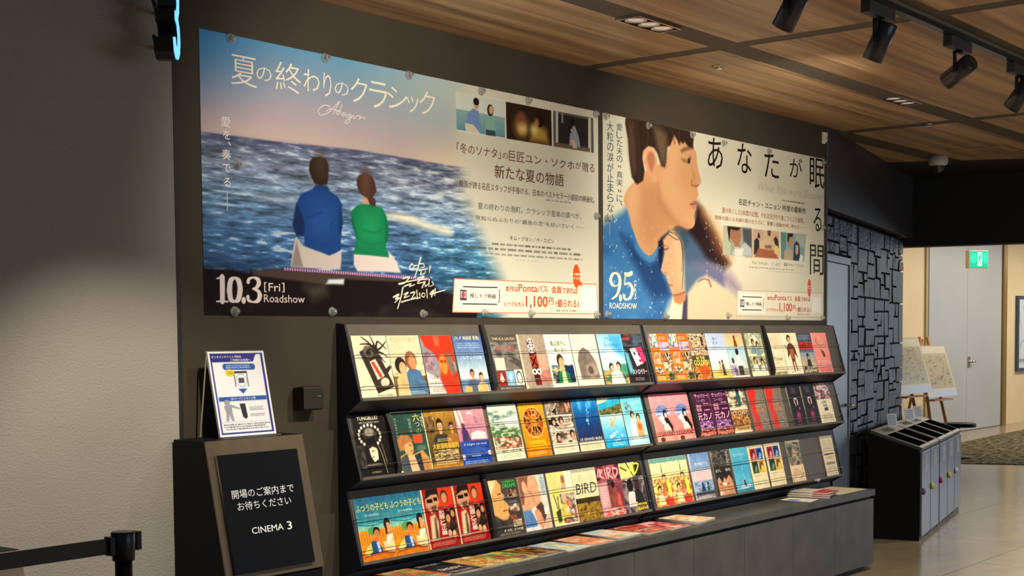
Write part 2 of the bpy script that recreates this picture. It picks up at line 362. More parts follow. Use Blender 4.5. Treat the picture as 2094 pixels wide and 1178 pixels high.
# ceiling: dark slab, wood panels, the dark grid shows between them
def wood():
    M = bpy.data.materials.new('walnut_ceiling_panel'); M.use_nodes = True; nt = M.node_tree; b = nt.nodes['Principled BSDF']; N = nt.nodes.new; Lk = nt.links.new
    tc = N('ShaderNodeTexCoord'); oi = N('ShaderNodeObjectInfo'); ad = N('ShaderNodeVectorMath'); ad.operation = 'ADD'
    sc = N('ShaderNodeVectorMath'); sc.operation = 'SCALE'; sc.inputs['Scale'].default_value = 37.
    cb = N('ShaderNodeCombineXYZ')
    for k in range(3): Lk(oi.outputs['Random'], cb.inputs[k])
    Lk(cb.outputs[0], sc.inputs[0]); Lk(tc.outputs['Object'], ad.inputs[0]); Lk(sc.outputs[0], ad.inputs[1])
    mp = N('ShaderNodeMapping'); mp.inputs['Scale'].default_value = (.35, 9, 1); Lk(ad.outputs[0], mp.inputs[0])
    n1 = N('ShaderNodeTexNoise'); n1.inputs['Scale'].default_value = 1.3; n1.inputs['Detail'].default_value = 3; n1.inputs['Distortion'].default_value = .4; Lk(mp.outputs[0], n1.inputs['Vector'])
    mp2 = N('ShaderNodeMapping'); mp2.inputs['Scale'].default_value = (1.2, 60, 1); Lk(ad.outputs[0], mp2.inputs[0])
    n2 = N('ShaderNodeTexNoise'); n2.inputs['Scale'].default_value = 1.5; n2.inputs['Detail'].default_value = 4; Lk(mp2.outputs[0], n2.inputs['Vector'])
    mx = N('ShaderNodeMath'); mx.operation = 'MULTIPLY_ADD'; mx.inputs[1].default_value = .45; Lk(n2.outputs['Fac'], mx.inputs[0]); Lk(n1.outputs['Fac'], mx.inputs[2])
    r = N('ShaderNodeValToRGB'); e = r.color_ramp.elements; e[0].position = .52; e[0].color = (*L3('80654a'), 1); e[1].position = .92; e[1].color = (*L3('cbaa80'), 1)
    q = e.new(.70); q.color = (*L3('a78560'), 1)
    Lk(mx.outputs[0], r.inputs[0]); Lk(r.outputs[0], b.inputs['Base Color']); b.inputs['Roughness'].default_value = .42; b.inputs['Specular IOR Level'].default_value = .35
    return M
m_wood = wood()
ENDL = [(7.04, .62), (8.35, -1.85), (8.7, -2.5), (9.0, -3.1)]
def end_x(y): return 7.09+(.492-y)*.53
b = MB(); b.box((-3.6, -5.2, 2.8286), (9.4, 1.2, 2.95)); ceiling = struct(b.build('ceiling', m_dark), 'walnut panel ceiling with a grid of dark strips', 'ceiling')
def panel(poly):
    q = MB(); q.prism(poly, 2.827, 2.8285, 'z'); q.build('wood_panel', m_wood, ceiling)
XB = [(-3.5, -.547), (-.443, 2.373), (2.477, 5.282)]; YB = [(-.713, 0.0), (-1.66, -.857), (-2.61, -1.804), (-3.56, -2.754), (-4.5, -3.7)]
for (x0, x1) in XB:
    for (y0, y1) in YB: panel([(x0, y0), (x1, y0), (x1, min(y1, -.021 if x0 < -1 else -.0005)), (x0, min(y1, -.021 if x0 < -1 else -.0005))])
for (y0, y1) in YB: 
    y1 = min(y1, -.01); panel([(5.412, y0), (end_x(y0), y0), (end_x(y1), y1), (5.412, y1)])
panel([(5.80, .165), (end_x(.165), .165), (7.065, .475)])
b = MB(); b.prism([(end_x(-3.7)+.003, -3.7), (9.3, -3.7), (9.3, .9), (8.2, .9), (7.06, .492)], 2.8262, 2.8285, 'z'); struct(b.build('trim_4', m_black), 'black ceiling strip in front of the lintel', 'trim')
h = thing('access_hatch', 'square access hatch outline in the ceiling panel near the dome camera', 'hatch', (6.66, -.145, 2.8268))
q = MB()
for a, c in (((0, -.432, -.001), (.006, 0, .0)), ((.424, -.432, -.001), (.43, 0, .0)), ((0, -.006, -.001), (.43, 0, .0)), ((0, -.432, -.001), (.43, -.426, .0))): q.box(a, c)
q.build('hatch_joint', m_dark, h)
q = MB(); q.box((.0065, -.4255, -.0008), (.4235, -.0065, .0)); q.build('hatch_panel', m_wood, h)

# corridor beyond the lintel
m_cream = mat('cream_corridor_wall', L3('d8c39a'), .6, c2=L3('dcc8a0'), nscale=2)
b = MB(); b.box((11, 3.9, 0), (26, 4.1, 3.05)); struct(b.build('wall_corridor', m_cream), 'cream wall of the bright corridor', 'wall')
b = MB(); b.box((9.6, -4.5, 3.02), (26, 3.89, 3.1)); struct(b.build('trim_5', mat('corridor_ceiling_white', L3('c8c0b0'), .7)), 'pale corridor ceiling', 'ceiling')
b = MB(); b.box((26.0, -9, 0), (26.2, 4.1, 3.1)); struct(b.build('wall_corridor_end', m_cream), 'cream end wall of the corridor', 'wall')
d2 = thing('door_2', 'tall pale grey double door in the cream corridor wall', 'door'); d2['kind'] = 'structure'
m_gd = mat('pale_grey_door', L3('a9adb0'), .45, c2=L3('aeb2b5'), nscale=1)
for x0, x1 in ((16.30, 17.785), (17.795, 19.28)):
    q = MB(); q.box((x0, 3.86, .01), (x1, 3.899, 3.0)); q.build('leaf', m_gd, d2)
q = MB(); q.cyl((17.86, 3.86, 1.06), (17.86, 3.80, 1.06), .02); q.box((17.82, 3.845, .98), (17.90, 3.859, 1.14)); q.cyl((17.86, 3.80, 1.06), (17.98, 3.80, 1.06), .016); q.build('handle', m_steel, d2)
b = MB(); b.box((19.30, 3.83, 0), (19.46, 3.899, 3.0)); struct(b.build('trim_6', mat('bronze_door_jamb', L3('8f7444'), .4, .4)), 'bronze jamb right of the grey double door', 'trim')
b = MB(); b.box((16.22, 3.87, 0), (16.29, 3.899, 3.0)); struct(b.build('trim_7', mat('cream_jamb', L3('a89468'), .5)), 'narrow jamb left of the grey double door', 'trim')
def carpet_mat():
    M = mat('patterned_dark_carpet', L3('3c372d'), .95, spec=.1, c2=L3('7d7358'), nscale=9, stretch=(.6, 2.2, 1), contrast=(.44, .6)); return M
b = MB(); b.prism([(12.42, 2.0), (15.1, 3.03), (18.9, 3.23), (25, 3.45), (25, -3.5), (14.6, -3.5), (12.72, 1.15)], .0005, .008, 'z'); tag(b.build('carpet', carpet_mat()), 'dark patterned carpet on the corridor floor beyond the bins', 'carpet')

# ------------------------------------------------------------------ lamps and fittings on the ceiling
m_hb = mat('black_lamp_housing', L3('2c3139'), .27, .3); m_hb2 = mat('graphite_adapter', L3('3a3f48'), .45)
m_lens = mat('lamp_lens', (1, .85, .62), .2, emit=3.)
t = thing('light_track', 'long black track on the ceiling carrying the spotlights', 'track', (2.6, -1.72, 2.8268))
q = MB(); q.box((-3.6, -.018, -.034), (3.6, .018, 0)); q.build('rail', m_hb, t)
q = MB(); q.box((-3.6, -.026, -.012), (3.6, -.0185, 0)); q.box((-3.6, .0185, -.012), (3.6, .026, 0)); q.build('flange', mat('track_flange', L3('9a9182'), .4, .5), t)
def spot(x, aim, label, e):
    t = thing('track_spotlight', label, 'spotlight', (x, -1.72, 2.792), 0, 'spotlights on the ceiling track')
    q = MB(); q.box((-.14, -.02, -.05), (.10, .02, -.0008)); q.build('adapter', m_hb2, t, bevel=.003)
    q = MB(); q.cyl((0, 0, -.05), (0, 0, -.065), .016); q.box((-.056, -.007, -.15), (-.0485, .007, -.058)); q.box((-.056, -.007, -.066), (.012, .007, -.058)); q.build('arm', m_hb, t)
    piv = Vector((0, 0, -.138)); d = (Vector(aim)-Vector((x, -1.72, 2.665))).normalized()
    q = MB(); q.lathe([(0, -.075), (.036, -.075), (.040, -.070), (.040, .078), (.036, .078), (.034, .066), (0, .066)], piv, d, 28); q.build('housing', m_hb, t)
    q = MB(); q.lathe([(0, .0672), (.033, .0672)], piv, d, 24); q.build('lens', m_lens, t)
    if e:
        l = bpy.data.lights.new('spot_beam', 'SPOT'); l.energy = e; l.color = WARM; l.spot_size = math.radians(95 if x > 0 else 52); l.spot_blend = .75; l.shadow_soft_size = .02
        lo = bpy.data.objects.new('spot_beam', l); COL.objects.link(lo); lo.parent = t; lo.location = piv+d*.085; lo.rotation_euler = d.to_track_quat('-Z', 'Y').to_euler()
SP = [(-.55, (-.38, 0, .55), 'track spotlight above the light grey wall', 122*1.75), (.42, (1.15, 0, 1.95), 'track spotlight over the left end of the seaside poster', 122*.8),
      (1.24, (1.5, -.4, .8), 'track spotlight cut off by the top edge, leftmost of those seen', 122*1.1), (1.98, (2.1, -.75, .8), 'second track spotlight, its black can pointing steeply down', 122),
      (2.81, (3.55, 0, 1.85), 'third track spotlight, tilted well towards the posters', 122), (3.60, (3.9, -.3, .9), 'track spotlight at the right edge of the photo', 122*1.1)]
for a in SP: spot(*a)
def downlight(x, y, label):
    t = thing('downlight', label, 'downlight', (x, y, 2.8285), 0, 'three-lamp downlights in the dark ceiling strip')
    q = MB()
    for a, c in (((-.165, -.062, -.012), (.165, -.054, 0)), ((-.165, .054, -.012), (.165, .062, 0)), ((-.165, -.054, -.012), (-.157, .054, 0)), ((.157, -.054, -.012), (.165, .054, 0))): q.box(a, c)
    q.build('frame', m_steel, t); q = MB(); q.box((-.156, -.0535, -.004), (.156, .0535, -.0005)); q.build('baffle', m_black, t)
    for k in (-1, 0, 1):
        q = MB(); q.lathe([(.048, -.010), (.044, -.0105), (.036, -.0055)], (k*.1, 0, 0), (0, 0, 1), 24); r = q.build('reflector', m_steel, t)
        q = MB(); q.lathe([(0, -.0065), (.035, -.0062)], (k*.1, 0, 0), (0, 0, 1), 20); q.build('bulb', mat('bulb', (1, .9, .72), .3, emit=.22), r)
downlight(1.776, -.772, 'three-lamp downlight in the dark strip above the join of the posters')
downlight(4.36, -.79, 'three-lamp downlight in the dark strip near the right end of the poster wall')
def sprinkler(x, y, label):
    t = thing('sprinkler', label, 'sprinkler', (x, y, 2.8268))
    q = MB(); q.lathe([(0, 0), (.032, 0), (.030, -.004), (.012, -.006), (.012, -.014), (0, -.014)]); q.build('plate', m_steel, t)
    q = MB(); q.lathe([(0, -.0145), (.02, -.0145), (.02, -.018), (0, -.018)]); q.build('deflector', mat('sprinkler_white', (.8, .76, .7), .3, .5), t)
sprinkler(2.804, -.508, 'small sprinkler head in the wood panel above the portrait poster')
sprinkler(5.345, -.551, 'small sprinkler head on the dark cross strip near the dome camera')
t = thing('dome_camera', 'white dome security camera on the ceiling above the stone wall', 'camera', (7.0, .04, 2.8268))
q = MB(); q.lathe([(0, 0), (.072, 0), (.072, -.045), (.066, -.06), (.048, -.062)], n=32); q.build('housing', mat('camera_white', L3('d8d8d6'), .35), t)
q = MB(); q.lathe([(.052, -.060), (.050, -.080), (.040, -.100), (.022, -.114), (0, -.118)], n=32); q.build('dome', mat('smoked_dome', L3('40352c'), .08, spec=.8), t)
q = MB(); q.lathe([(.053, -.0575), (.056, -.064), (.052, -.068)], n=32); q.build('ring', mat('ring_white', L3('e8e8e4'), .3), t)
t = thing('wall_sensor', 'small white sensor box at the top right end of the poster wall', 'sensor', (4.995, 0, 2.79))
q = MB(); q.prism([(-.0008, 0), (-.022, -.004), (-.022, -.055), (-.0008, -.075)], -.02, .02); q.build('case', mat('sensor_white', L3('e6ddd2'), .4), t, bevel=.002)
q = MB(); q.box((-.012, -.024, -.05), (.012, -.0222, -.03)); q.build('window', mat('sensor_window', L3('b9aea2'), .3), t)

# lit figure 3 sticking out from the wall
t = thing('cinema_number', 'glowing blue lit numeral 3 sticking out above the light wall', 'sign', (-.287, -.232, 2.432), math.radians(45))
C3 = [(0.155, .235), (.13, .262), (.085, .272), (.04, .262), (.012, .225)]
def three(ins):
    o = [(.0+ins, .205+0), (.012+ins, .245-ins*.6), (.05, .272-ins), (.095, .277-ins), (.14-ins*.4, .262-ins), (.162-ins, .22), (.152-ins, .17), (.118, .146), (.16-ins, .12), (.172-ins, .075), (.155-ins, .03+ins*.6), (.11, .003+ins), (.06, .0+ins), (.018+ins*.5, .018+ins), (.0+ins, .062+ins*.2),
         (.045-ins, .07), (.06, .048-ins), (.09, .044-ins), (.118+ins*.5, .062-ins*.3), (.122+ins*.7, .095), (.1, .122+ins), (.06, .128+ins), (.06, .166-ins), (.095, .168-ins), (.114+ins*.6, .19), (.11+ins*.6, .222+ins*.4), (.085, .236+ins), (.058, .23+ins), (.044-ins, .205)]
    return [(x-.085, z) for x, z in o]
q = MB(); q.prism(three(0), -.003, .06, 'y'); q.build('return', mat('black_acrylic_return', L3('15171c'), .3), t)
q = MB(); q.prism(three(.006), -.008, -.0032, 'y'); q.build('lit_face', mat('blue_lit_face', L3('6fbcff'), .3, emit=1.5), t)
for k in (.2, .08):
    q = MB(); q.cyl((.0, .0685, k), (.214, .0840, k), .007); q.build('bracket', m_black, t)
# ------------------------------------------------------------------ the leaflet racks
m_navy = mat('navy_black_laminate', L3('1b1f2b'), .45, c2=L3('1f2431'), nscale=4)
m_shelf = mat('taupe_grey_laminate', L3('544e45'), .5, c2=L3('5c564c'), nscale=6)
m_wire = mat('steel_rail_wire', L3('77736b'), .3, .8)
ROWS = [((-.060, 1.56), (-.137, 1.252)), ((-.062, 1.196), (-.130, .935)), ((-.058, .888), (-.126, .592))]
def row_frame(r):
    (yt, zt), (yb, zb) = ROWS[r]; L = math.hypot(yt-yb, zt-zb); e = ((yt-yb)/L, (zt-zb)/L); n = (-e[1], e[0]); return (yb, zb), e, n, L
def rp(r, s, d):
    (yb, zb), e, n, L = row_frame(r); return (yb+e[0]*s+n[0]*(d-.014), zb+e[1]*s+n[1]*(d-.014))
def row_matrix(r, x, s=.0125, d=0.0003):
    y, z = rp(r, s, d); _, e, n, _ = row_frame(r)
    return Matrix(((1, 0, 0, x), (0, -n[0], e[0], y), (0, -n[1], e[1], z), (0, 0, 0, 1)))
BOT = .519
def rack(x0, x1, label, divs):
    t = thing('leaflet_rack', label, 'rack', (x0, 0, BOT), 0, 'leaflet racks on the dark wall'); w = x1-x0
    outer = [(-.0008, BOT), (-.0008, 1.562)]
    for r in range(3):
        L = row_frame(r)[3]; outer += [rp(r, L, 0), rp(r, 0, .012), (rp(r, -.006, .0)[0]+.004, rp(r, -.006, 0)[1])]
        nxt = rp(r+1, row_frame(r+1)[3], -.004) if r < 2 else (-.05, .55)
        outer.append(nxt)
    outer.append((-.05, BOT))
    loc = [(y, z-BOT) for y, z in outer]
    for a, c in ((0, .012), (w-.012, w)):
        q = MB(); q.prism(loc, a, c); q.build('side_panel', m_navy, t)
    inner = [(-.001, 0), (-.001, 1.55-BOT)]
    for r in range(3):
        L = row_frame(r)[3]; inner += [(y, z-BOT) for y, z in (rp(r, L-.004, -.0095), rp(r, .002, -.0095))]
        nx = rp(r+1, row_frame(r+1)[3], -.010) if r < 2 else (-.045, .55); inner.append((nx[0]+.002, nx[1]-BOT+.002))
    inner.append((-.045, 0))
    q = MB(); q.prism(inner, .0125, w-.0125); q.build('back_body', m_navy, t)
    for r in range(3):
        L = row_frame(r)[3]
        q = MB(); P = [rp(r, L, 0), rp(r, .012, 0), rp(r, .012, .014), rp(r, 0, .014), rp(r, 0, -.009), rp(r, L, -.009)]
        q.prism([(y, z-BOT) for y, z in P], .0122, w-.0122); sh = q.build('shelf', m_shelf, t)
        ends = [.016]+[d-x0 for d in divs[r]]+[w-.016]
        for d in divs[r]:
            q = MB(); P = [rp(r, L-.002, .0005), rp(r, .0125, .0005), rp(r, .0125, .0145), rp(r, .045, .026), rp(r, .195, .026), rp(r, L-.002, .0135)]
            q.prism([(y, z-BOT) for y, z in P], d-x0-.012, d-x0+.012); q.build('divider', m_black, t)
        for a, c in zip(ends, ends[1:]):
            a += .0118 if a > .02 else -.0035; c -= .0118 if c < w-.02 else -.0035
            for s_ in (.185, .055):
                q = MB(); y, z = rp(r, s_, .0225); q.cyl((a, y, z-BOT), (c, y, z-BOT), .0015, n=8)
                for k in (a+.0016, c-.0016):
                    y2, z2 = rp(r, s_, .0008)
                    if k < .02 or k > w-.02: q.cyl((k, y2, z2-BOT), (k, y-.0015, z-BOT), .0014, n=8)
                q.build('rail', m_wire, t)
    return t
rack(.664, 2.808, 'left leaflet rack, three tilted tiers under the seaside poster', [[1.508], [.890], [1.510]])
rk = rack(2.818, 5.062, 'right leaflet rack, three tilted tiers under the portrait poster', [[4.100], [3.268], []])
q = MB(); y, z = rp(2, .002, .016); q.box((1.83, y-.006, z-BOT-.003), (1.89, y+.003, z-BOT+.008)); q.box((1.865, y-.004, z-BOT-.012), (1.88, y+.003, z-BOT-.0035)); q.build('label_clip', mat('clear_plastic_clip', L3('b9c2cc'), .2), rk)

# ------------------------------------------------------------------ low counter under the racks
m_stoneware = mat('dark_stone_laminate', L3('434547'), .42, c2=L3('515251'), nscale=7, contrast=(.35, .7))
t = thing('counter', 'long low dark grey cupboard counter under the leaflet racks', 'counter', (.62, 0, 0))
q = MB(); q.box((0, -.342, .477), (4.437, -.001, .518)); q.build('worktop', m_stoneware, t, bevel=.002)
q = MB(); q.box((.002, -.306, .062), (4.433, -.001, .4765)); q.build('carcass', m_black, t)
q = MB(); q.box((.02, -.285, .0005), (4.40, -.01, .0615)); q.build('plinth', m_black, t)
SE = [.0, .58, 1.155, 1.697, 2.245, 2.774, 3.337, 3.882, 4.435]
for a, c in zip(SE, SE[1:]):
    q = MB(); q.box((a+.002, -.332, .04), (c-.002, -.3065, .458)); q.build('door', m_stoneware, t)

# ------------------------------------------------------------------ ticket gate stand, notice, small things on the left
m_gate = mat('black_powder_coat', L3('0d0e11'), .5, spec=.15); m_plate = mat('bronze_steel_plate', (.25, .19, .13), .36, .8, c2=(.21, .16, .11), nscale=12, stretch=(1, 1, .1))
def gate(x0, x1, yb, yf, zt, label, text):
    t = thing('ticket_gate_stand', label, 'stand', (x0, yb, 0)); w = x1-x0; d = yf-yb; sl = .2155
    zl = zt-.50; prof = [(0, .0005), (0, zt), (d+.004, zt), (d-.5*sl+.004, zl), (d-.5*sl+.004, .0005)]
    q = MB(); q.prism(prof, 0, w); q.build('body', m_gate, t, bevel=.002)
    n = Vector((0, -1, sl)).normalized(); e = Vector((0, sl, 1)).normalized()
    M = Matrix(((1, 0, 0, 0), (0, -n.y, e.y, d-.5*sl), (0, -n.z, e.z, zl), (0, 0, 0, 1)))
    q = MB(); q.box((.001, -.006, .012), (w-.001, -.0015 if 0 else .002, .509)); q.build('front_plate', m_plate, t, M=M, bevel=.001)
    cv = Canvas(24, 32, .37/.42, '101216')
    if text:
        cv.text('開場のご案内まで', .105, .300, .875, .375, 'd6dae0').text('お待ちください', .150, .405, .815, .478, 'd6dae0').text('CINEMA', .275, .630, .665, .685, 'e6eaee', .012).text('3', .715, .620, .775, .690, 'e6eaee', .02)
    pm = print_mesh('display_panel', cv, .376, .421, .013, INK_PANEL, t, M @ Matrix.Translation((.029, -.0065, .035)), edge='1a1c20')
    return t
INK_PANEL = ink('gloss_black_panel', .25, spec=.3)
gate(-.172, .285, -.030, -.198, 1.147, 'black ticket gate stand with waiting sign on its slanted bronze front', True)
gate(-1.55, -1.06, -.20, -.47, .905, 'black stand cut off at the bottom left corner behind the barrier belt', False)
def tilt_m(x, y0, z0, y1, z1):
    e = Vector((0, y1-y0, z1-z0)); L = e.length; e = e/L; n = Vector((0, -e.z, e.y))
    return Matrix(((1, 0, 0, x), (0, -n.y, e.y, y0), (0, -n.z, e.z, z0), (0, 0, 0, 1))), L
Mn, Ln = tilt_m(-.056, -.146, 1.1515, -.081, 1.456)
cv = Canvas(110, 140, .263/.311, 'e9e9ee')
nb, bl = '23277a', '21509a'
cv.rect(.03, .02, .97, .975, nb).rect(.055, .04, .945, .955, 'dfe0e8').poly([(.05, .03), (.85, .03), (.78, .125), (.05, .125)], nb).poly([(.86, .035), (.955, .035), (.955, .12), (.80, .12)], 'e4e4ea')
cv.rect(.93, .03, .965, .96, nb).stroke([(.27, .18), (.76, .185)], .075, bl, k=2).lines(.28, .155, .76, .205, 2, 'e8ecf4', 3)
cv.rect(.40, .235, .64, .42, '33343c').rect(.415, .262, .625, .42, 'e9e9ee').ell(.52, .345, .095, .075, '70748a').ell(.52, .345, .088, .068, 'e9e9ee').rect(.468, .315, .572, .378, '4a4c62')
cv.ell(.335, .255, .08, .045, 'e8c92e').lines(.28, .235, .40, .278, 3, '6a5a20', 4).poly([(.44, .445), (.60, .445), (.52, .505)], bl)
cv.rect(.075, .535, .925, .585, bl).text('QRコードによるご入場', .28, .545, .72, .575, 'e8ecf4').rect(.075, .59, .925, .835, '8a8e9a').rect(.078, .592, .922, .832, 'dadbe2')
cv.ell(.205, .602, .05, .035, '8d919d').poly([(.14, .64), (.27, .625), (.42, .672), (.41, .69), (.28, .66), (.275, .72), (.29, .82), (.245, .82), (.215, .74), (.195, .82), (.15, .82), (.165, .72)], '8d919d')
cv.poly([(.42, .62), (.52, .62), (.535, .78), (.50, .805), (.45, .78)], '2a2838').lines(.58, .66, .85, .71, 3, '55586a', 6).lines(.58, .74, .87, .78, 2, '55586a', 7).lines(.08, .85, .92, .93, 3, '3a3c48', 8)
cv.text('オンラインチケット予約を', .055, .048, .58, .078, 'f0f0f6', .004).text('ご利用のお客様へ', .38, .088, .74, .118, 'f0f0f6', .004)
tag(print_mesh('notice_sheet', cv, .263, Ln, .0012, SIGN_INK, None, Mn), 'white and navy ticket notice standing on the ticket gate stand', 'notice')
m_acr = mat('clear_acrylic', (.93, .96, .97), .03); m_acr.node_tree.nodes['Principled BSDF'].inputs['Alpha'].default_value = .08
t = thing('notice_holder', 'clear acrylic easel holder behind the ticket notice', 'holder', (-.056, -.146, 1.1485))
def rel(M): return Matrix.Translation((.056, .146, -1.1485)) @ M
q = MB(); q.box((-.004, .0012, .0), (.267, .0032, Ln+.004)); q.build('back_plate', m_acr, t, M=rel(Mn))
q = MB(); q.box((-.004, -.024, -.0008), (.267, .004, .0024)); q.build('lip', m_acr, t)
Ms, Ls = tilt_m(-.06, -.036, 1.1495, -.078, 1.44)
for k in (0, .265):
    q = MB(); q.box((k, -.001, 0), (k+.006, .001, Ls)); q.build('strut', mat('acrylic_edge', L3('8a8778'), .2), t, M=rel(Ms))
t = thing('card_reader_box', 'small black box on the dark wall between notice and leaflet rack', 'box', (.427, -.0005, 1.222))
q = MB(); q.prism([(0, .003), (0, .088), (-.046, .094), (-.062, .090), (-.062, .006), (-.05, 0)], 0, .105); q.build('case', mat('black_plastic_case', L3('2a261f'), .45), t, bevel=.003)
q = MB(); q.box((.045, -.0632, .050), (.104, -.0622, .060)); q.build('slot', m_black, t)
q = MB(); q.box((.07, -.0640, .0535), (.09, -.0633, .0560)); q.build('slot_tab', mat('slot_tab', L3('8a8478'), .4), t)

m_post = mat('black_post_metal', L3('1b1c22'), .3, .4)
t = thing('queue_post', 'black queue barrier post with belt pulled to the left', 'post', (-1.09, -1.0, 0))
q = MB(); q.lathe([(0, 0.0005), (.17, .0005), (.17, .012), (.05, .03), (.03, .035)], n=32); q.build('base', m_post, t)
q = MB(); q.cyl((0, 0, .03), (0, 0, .93), .0225, n=24); q.build('pole', m_post, t)
q = MB(); q.lathe([(0, .928), (.0285, .928), (.0295, .95), (.0315, .955), (.0315, 1.0), (.0295, 1.003), (.0275, 1.003)], n=28); q.build('head', m_post, t)
q = MB(); q.lathe([(.0274, 1.0005), (.0274, 1.0028), (0, 1.0028)], n=28); q.build('cap', mat('pale_cap_disc', L3('d9cdb2'), .35), t)
for sx in (-1, 1):
    q = MB(); q.box((sx*.0405-.0085, -.014, .945+(.006 if sx > 0 else 0)), (sx*.0405+.0085, .014, .994+(.006 if sx > 0 else 0))); q.build('belt_clip', m_post, t, bevel=.002)
q = MB(); q.box((-1.0, -.001, .949), (-.0495, .001, .990)); q.build('belt', mat('black_woven_belt', L3('2a241d'), .5, c2=L3('1f1b16'), nscale=3, bump=.3, bscale=300), t)

# ------------------------------------------------------------------ flyer bins beside the stone wall
m_lid = mat('green_grey_bin_lid', L3('4e544e'), .35, .5); m_front = mat('grey_metallic_bin_door', L3('6e7888'), .3, .5)
BASE = Matrix.Translation((6.402, -.094, 0)) @ Matrix.Rotation(A_ROT, 4, 'Z')
XS = [(0, .405), (.41, .835), (.865, 1.285), (1.29, 1.69), (1.695, 2.09)]
knob = ['7d4a86', 'd6cf2e', 'e2539a', 'e8c02c', 'd8dce0']
BL = ['black sorting bin with purple knob, nearest the counter', 'black sorting bin second from the counter, lime yellow knob', 'black sorting bin with pink knob in the middle of the row', 'black sorting bin fourth from the counter, amber yellow knob', 'black sorting bin with pale knob at the far end of the row']
for i, (x0, x1) in enumerate(XS):
    p = BASE @ Vector((x0, 0, 0)); w = x1-x0
    t = thing('sorting_bin', BL[i], 'bin', p, A_ROT, 'sorting bins in a row')
    q = MB(); q.prism([(.012, .0005), (.012, .655), (.38, .775), (.38, .0005)], 0, w); q.build('body', m_gate, t)
    sl = (.775-.655)/.368; e = Vector((0, 1, sl)).normalized(); n = Vector((0, -sl, 1)).normalized()
    M = Matrix(((1, 0, 0, 0), (0, e.y, n.y, .004), (0, e.z, n.z, .653), (0, 0, 0, 1)))
    q = MB(); q.box((.002, 0, .0012), (w-.002, .392, .026)); q.build('lid', m_lid, t, M=M, bevel=.003)
    q = MB(); q.box((.035, .03, .0262), (w-.035, .27, .0272)); op = q.build('opening', mat('bin_opening_shade', (.004, .004, .005), .95, spec=.0), t, M=M)  # flat black plate on the lid, painted shade for the open recess
    q = MB(); q.box((.029, .024, .0262), (w-.029, .0298, .028)); q.box((.029, .2702, .0262), (w-.029, .276, .028)); q.box((.029, .03, .0262), (.0348, .27, .028)); q.box((w-.0348, .03, .0262), (w-.029, .27, .028)); q.build('rim', m_lid, t, M=M)
    q = MB(); q.box((.008, -.004, .03), (w-.008, .0115, .645)); d = q.build('door', m_front, t, bevel=.003)
    q = MB(); q.lathe([(0, 0), (.024, 0), (.026, .012), (.016, .022), (0, .024)], (.03 if i == 0 else .02, -.0045, .36), (0, -1, 0)); q.build('knob', mat('knob_'+knob[i], L3(knob[i]), .3), d)
    q = MB(); q.box((w*.33, -.0052, .50), (w*.67, -.0042, .615)); q.build('label_plate', mat('label_plate', L3('b0b4b8'), .4, c2=L3('4a4d52'), nscale=60), d)
for i, (x, lb) in enumerate(((.53, 'small white info card standing on the second bin'), (1.33, 'small white info card standing on the fourth bin'), (1.75, 'small white info card standing on the far end bin'))):
    c = Canvas(20, 22, 1., 'eef3fb'); c.lines(.1, .1, .9, .9, 5, '6a86b0', i)
    z = .653+.026+(.33-.004)*(.775-.655)/.368+.004
    M = BASE @ Matrix.Translation((x, .335, z)) @ Matrix.Rotation(-.5, 4, 'Z') @ Matrix.Rotation(-.15, 4, 'X')
    tag(print_mesh('info_card', c, .115, .10, .003, SIGN_INK, None, M), lb, 'card', 'info cards on the bins')

# ------------------------------------------------------------------ corridor things
m_pine = mat('orange_brown_easel_wood', L3('a8703c'), .5, c2=L3('8f5c30'), nscale=3, stretch=(8, 8, .6))
def easel(x, y, zb, h, label, board_label, seed):
    t = thing('display_easel', label, 'easel', (x, y, 0), 0, 'wooden easels in the corridor')
    for k in (-.22, .22):
        q = MB(); q.cyl((k*1.35, -.14, .009), (k*.6, .135, 1.45), .022, n=8); q.build('leg', m_pine, t)
    q = MB(); q.cyl((0, .42, .009), (0, .14, 1.42), .02, n=8); q.build('leg', m_pine, t)
    q = MB(); q.box((-.33, -.17, zb-.035), (.33, -.03, zb-.016)); q.build('ledge', m_pine, t)
    c = Canvas(90, 64, 1.06/.69, 'c9c3b2')
    rg = random.Random(seed); c.rect(.05, .16, .95, .84, 'aca48c')
    for _ in range(60):
        u, v = rg.uniform(.08, .86), rg.uniform(.2, .76); a, bb = rg.uniform(.02, .10), rg.uniform(.02, .08)
        c.rect(u, v, u+a, v+.006, '585240'); c.rect(u, v, u+.004, v+bb, '585240')
    c.poly([(.0, .97), (.3, .88), (.75, .86), (1, .9), (1, 1), (0, 1)], 'b4c4dc').rect(0, 0, .008, 1, '5a5650').rect(.992, 0, 1, 1, '5a5650').rect(0, 0, 1, .012, '5a5650')
    M, L = tilt_m(x-.5, y-.10, zb, y+.11, zb+h)
    tag(print_mesh('map_board', c, 1.04, L, .012, INK_BOARD, None, M @ Matrix.Translation((0, -.045, 0))), board_label, 'board')
INK_BOARD = ink('laminated_map', .25)
easel(13.42, 3.0, .74, .69, 'wooden easel half hidden behind the stone wall edge', 'framed floor map on the easel nearest the stone wall', 3)
easel(15.05, 3.30, .63, .69, 'wooden easel standing in front of the grey double door', 'framed floor map on the easel before the grey door', 5)
t = thing('round_side_table', 'low round black table behind the far end of the bins', 'table', (13.12, 2.2, 0.0085))
q = MB(); q.lathe([(0, .37), (.2, .37), (.205, .378), (.205, .41), (.2, .416), (0, .416)], n=32); q.build('tabletop', m_gate, t)
q = MB(); q.cyl((0, 0, .012), (0, 0, .37), .02); q.build('stem', m_gate, t)
q = MB(); q.lathe([(0, 0), (.15, 0), (.15, .008), (.03, .014), (0, .014)], n=28); q.build('base', m_gate, t)
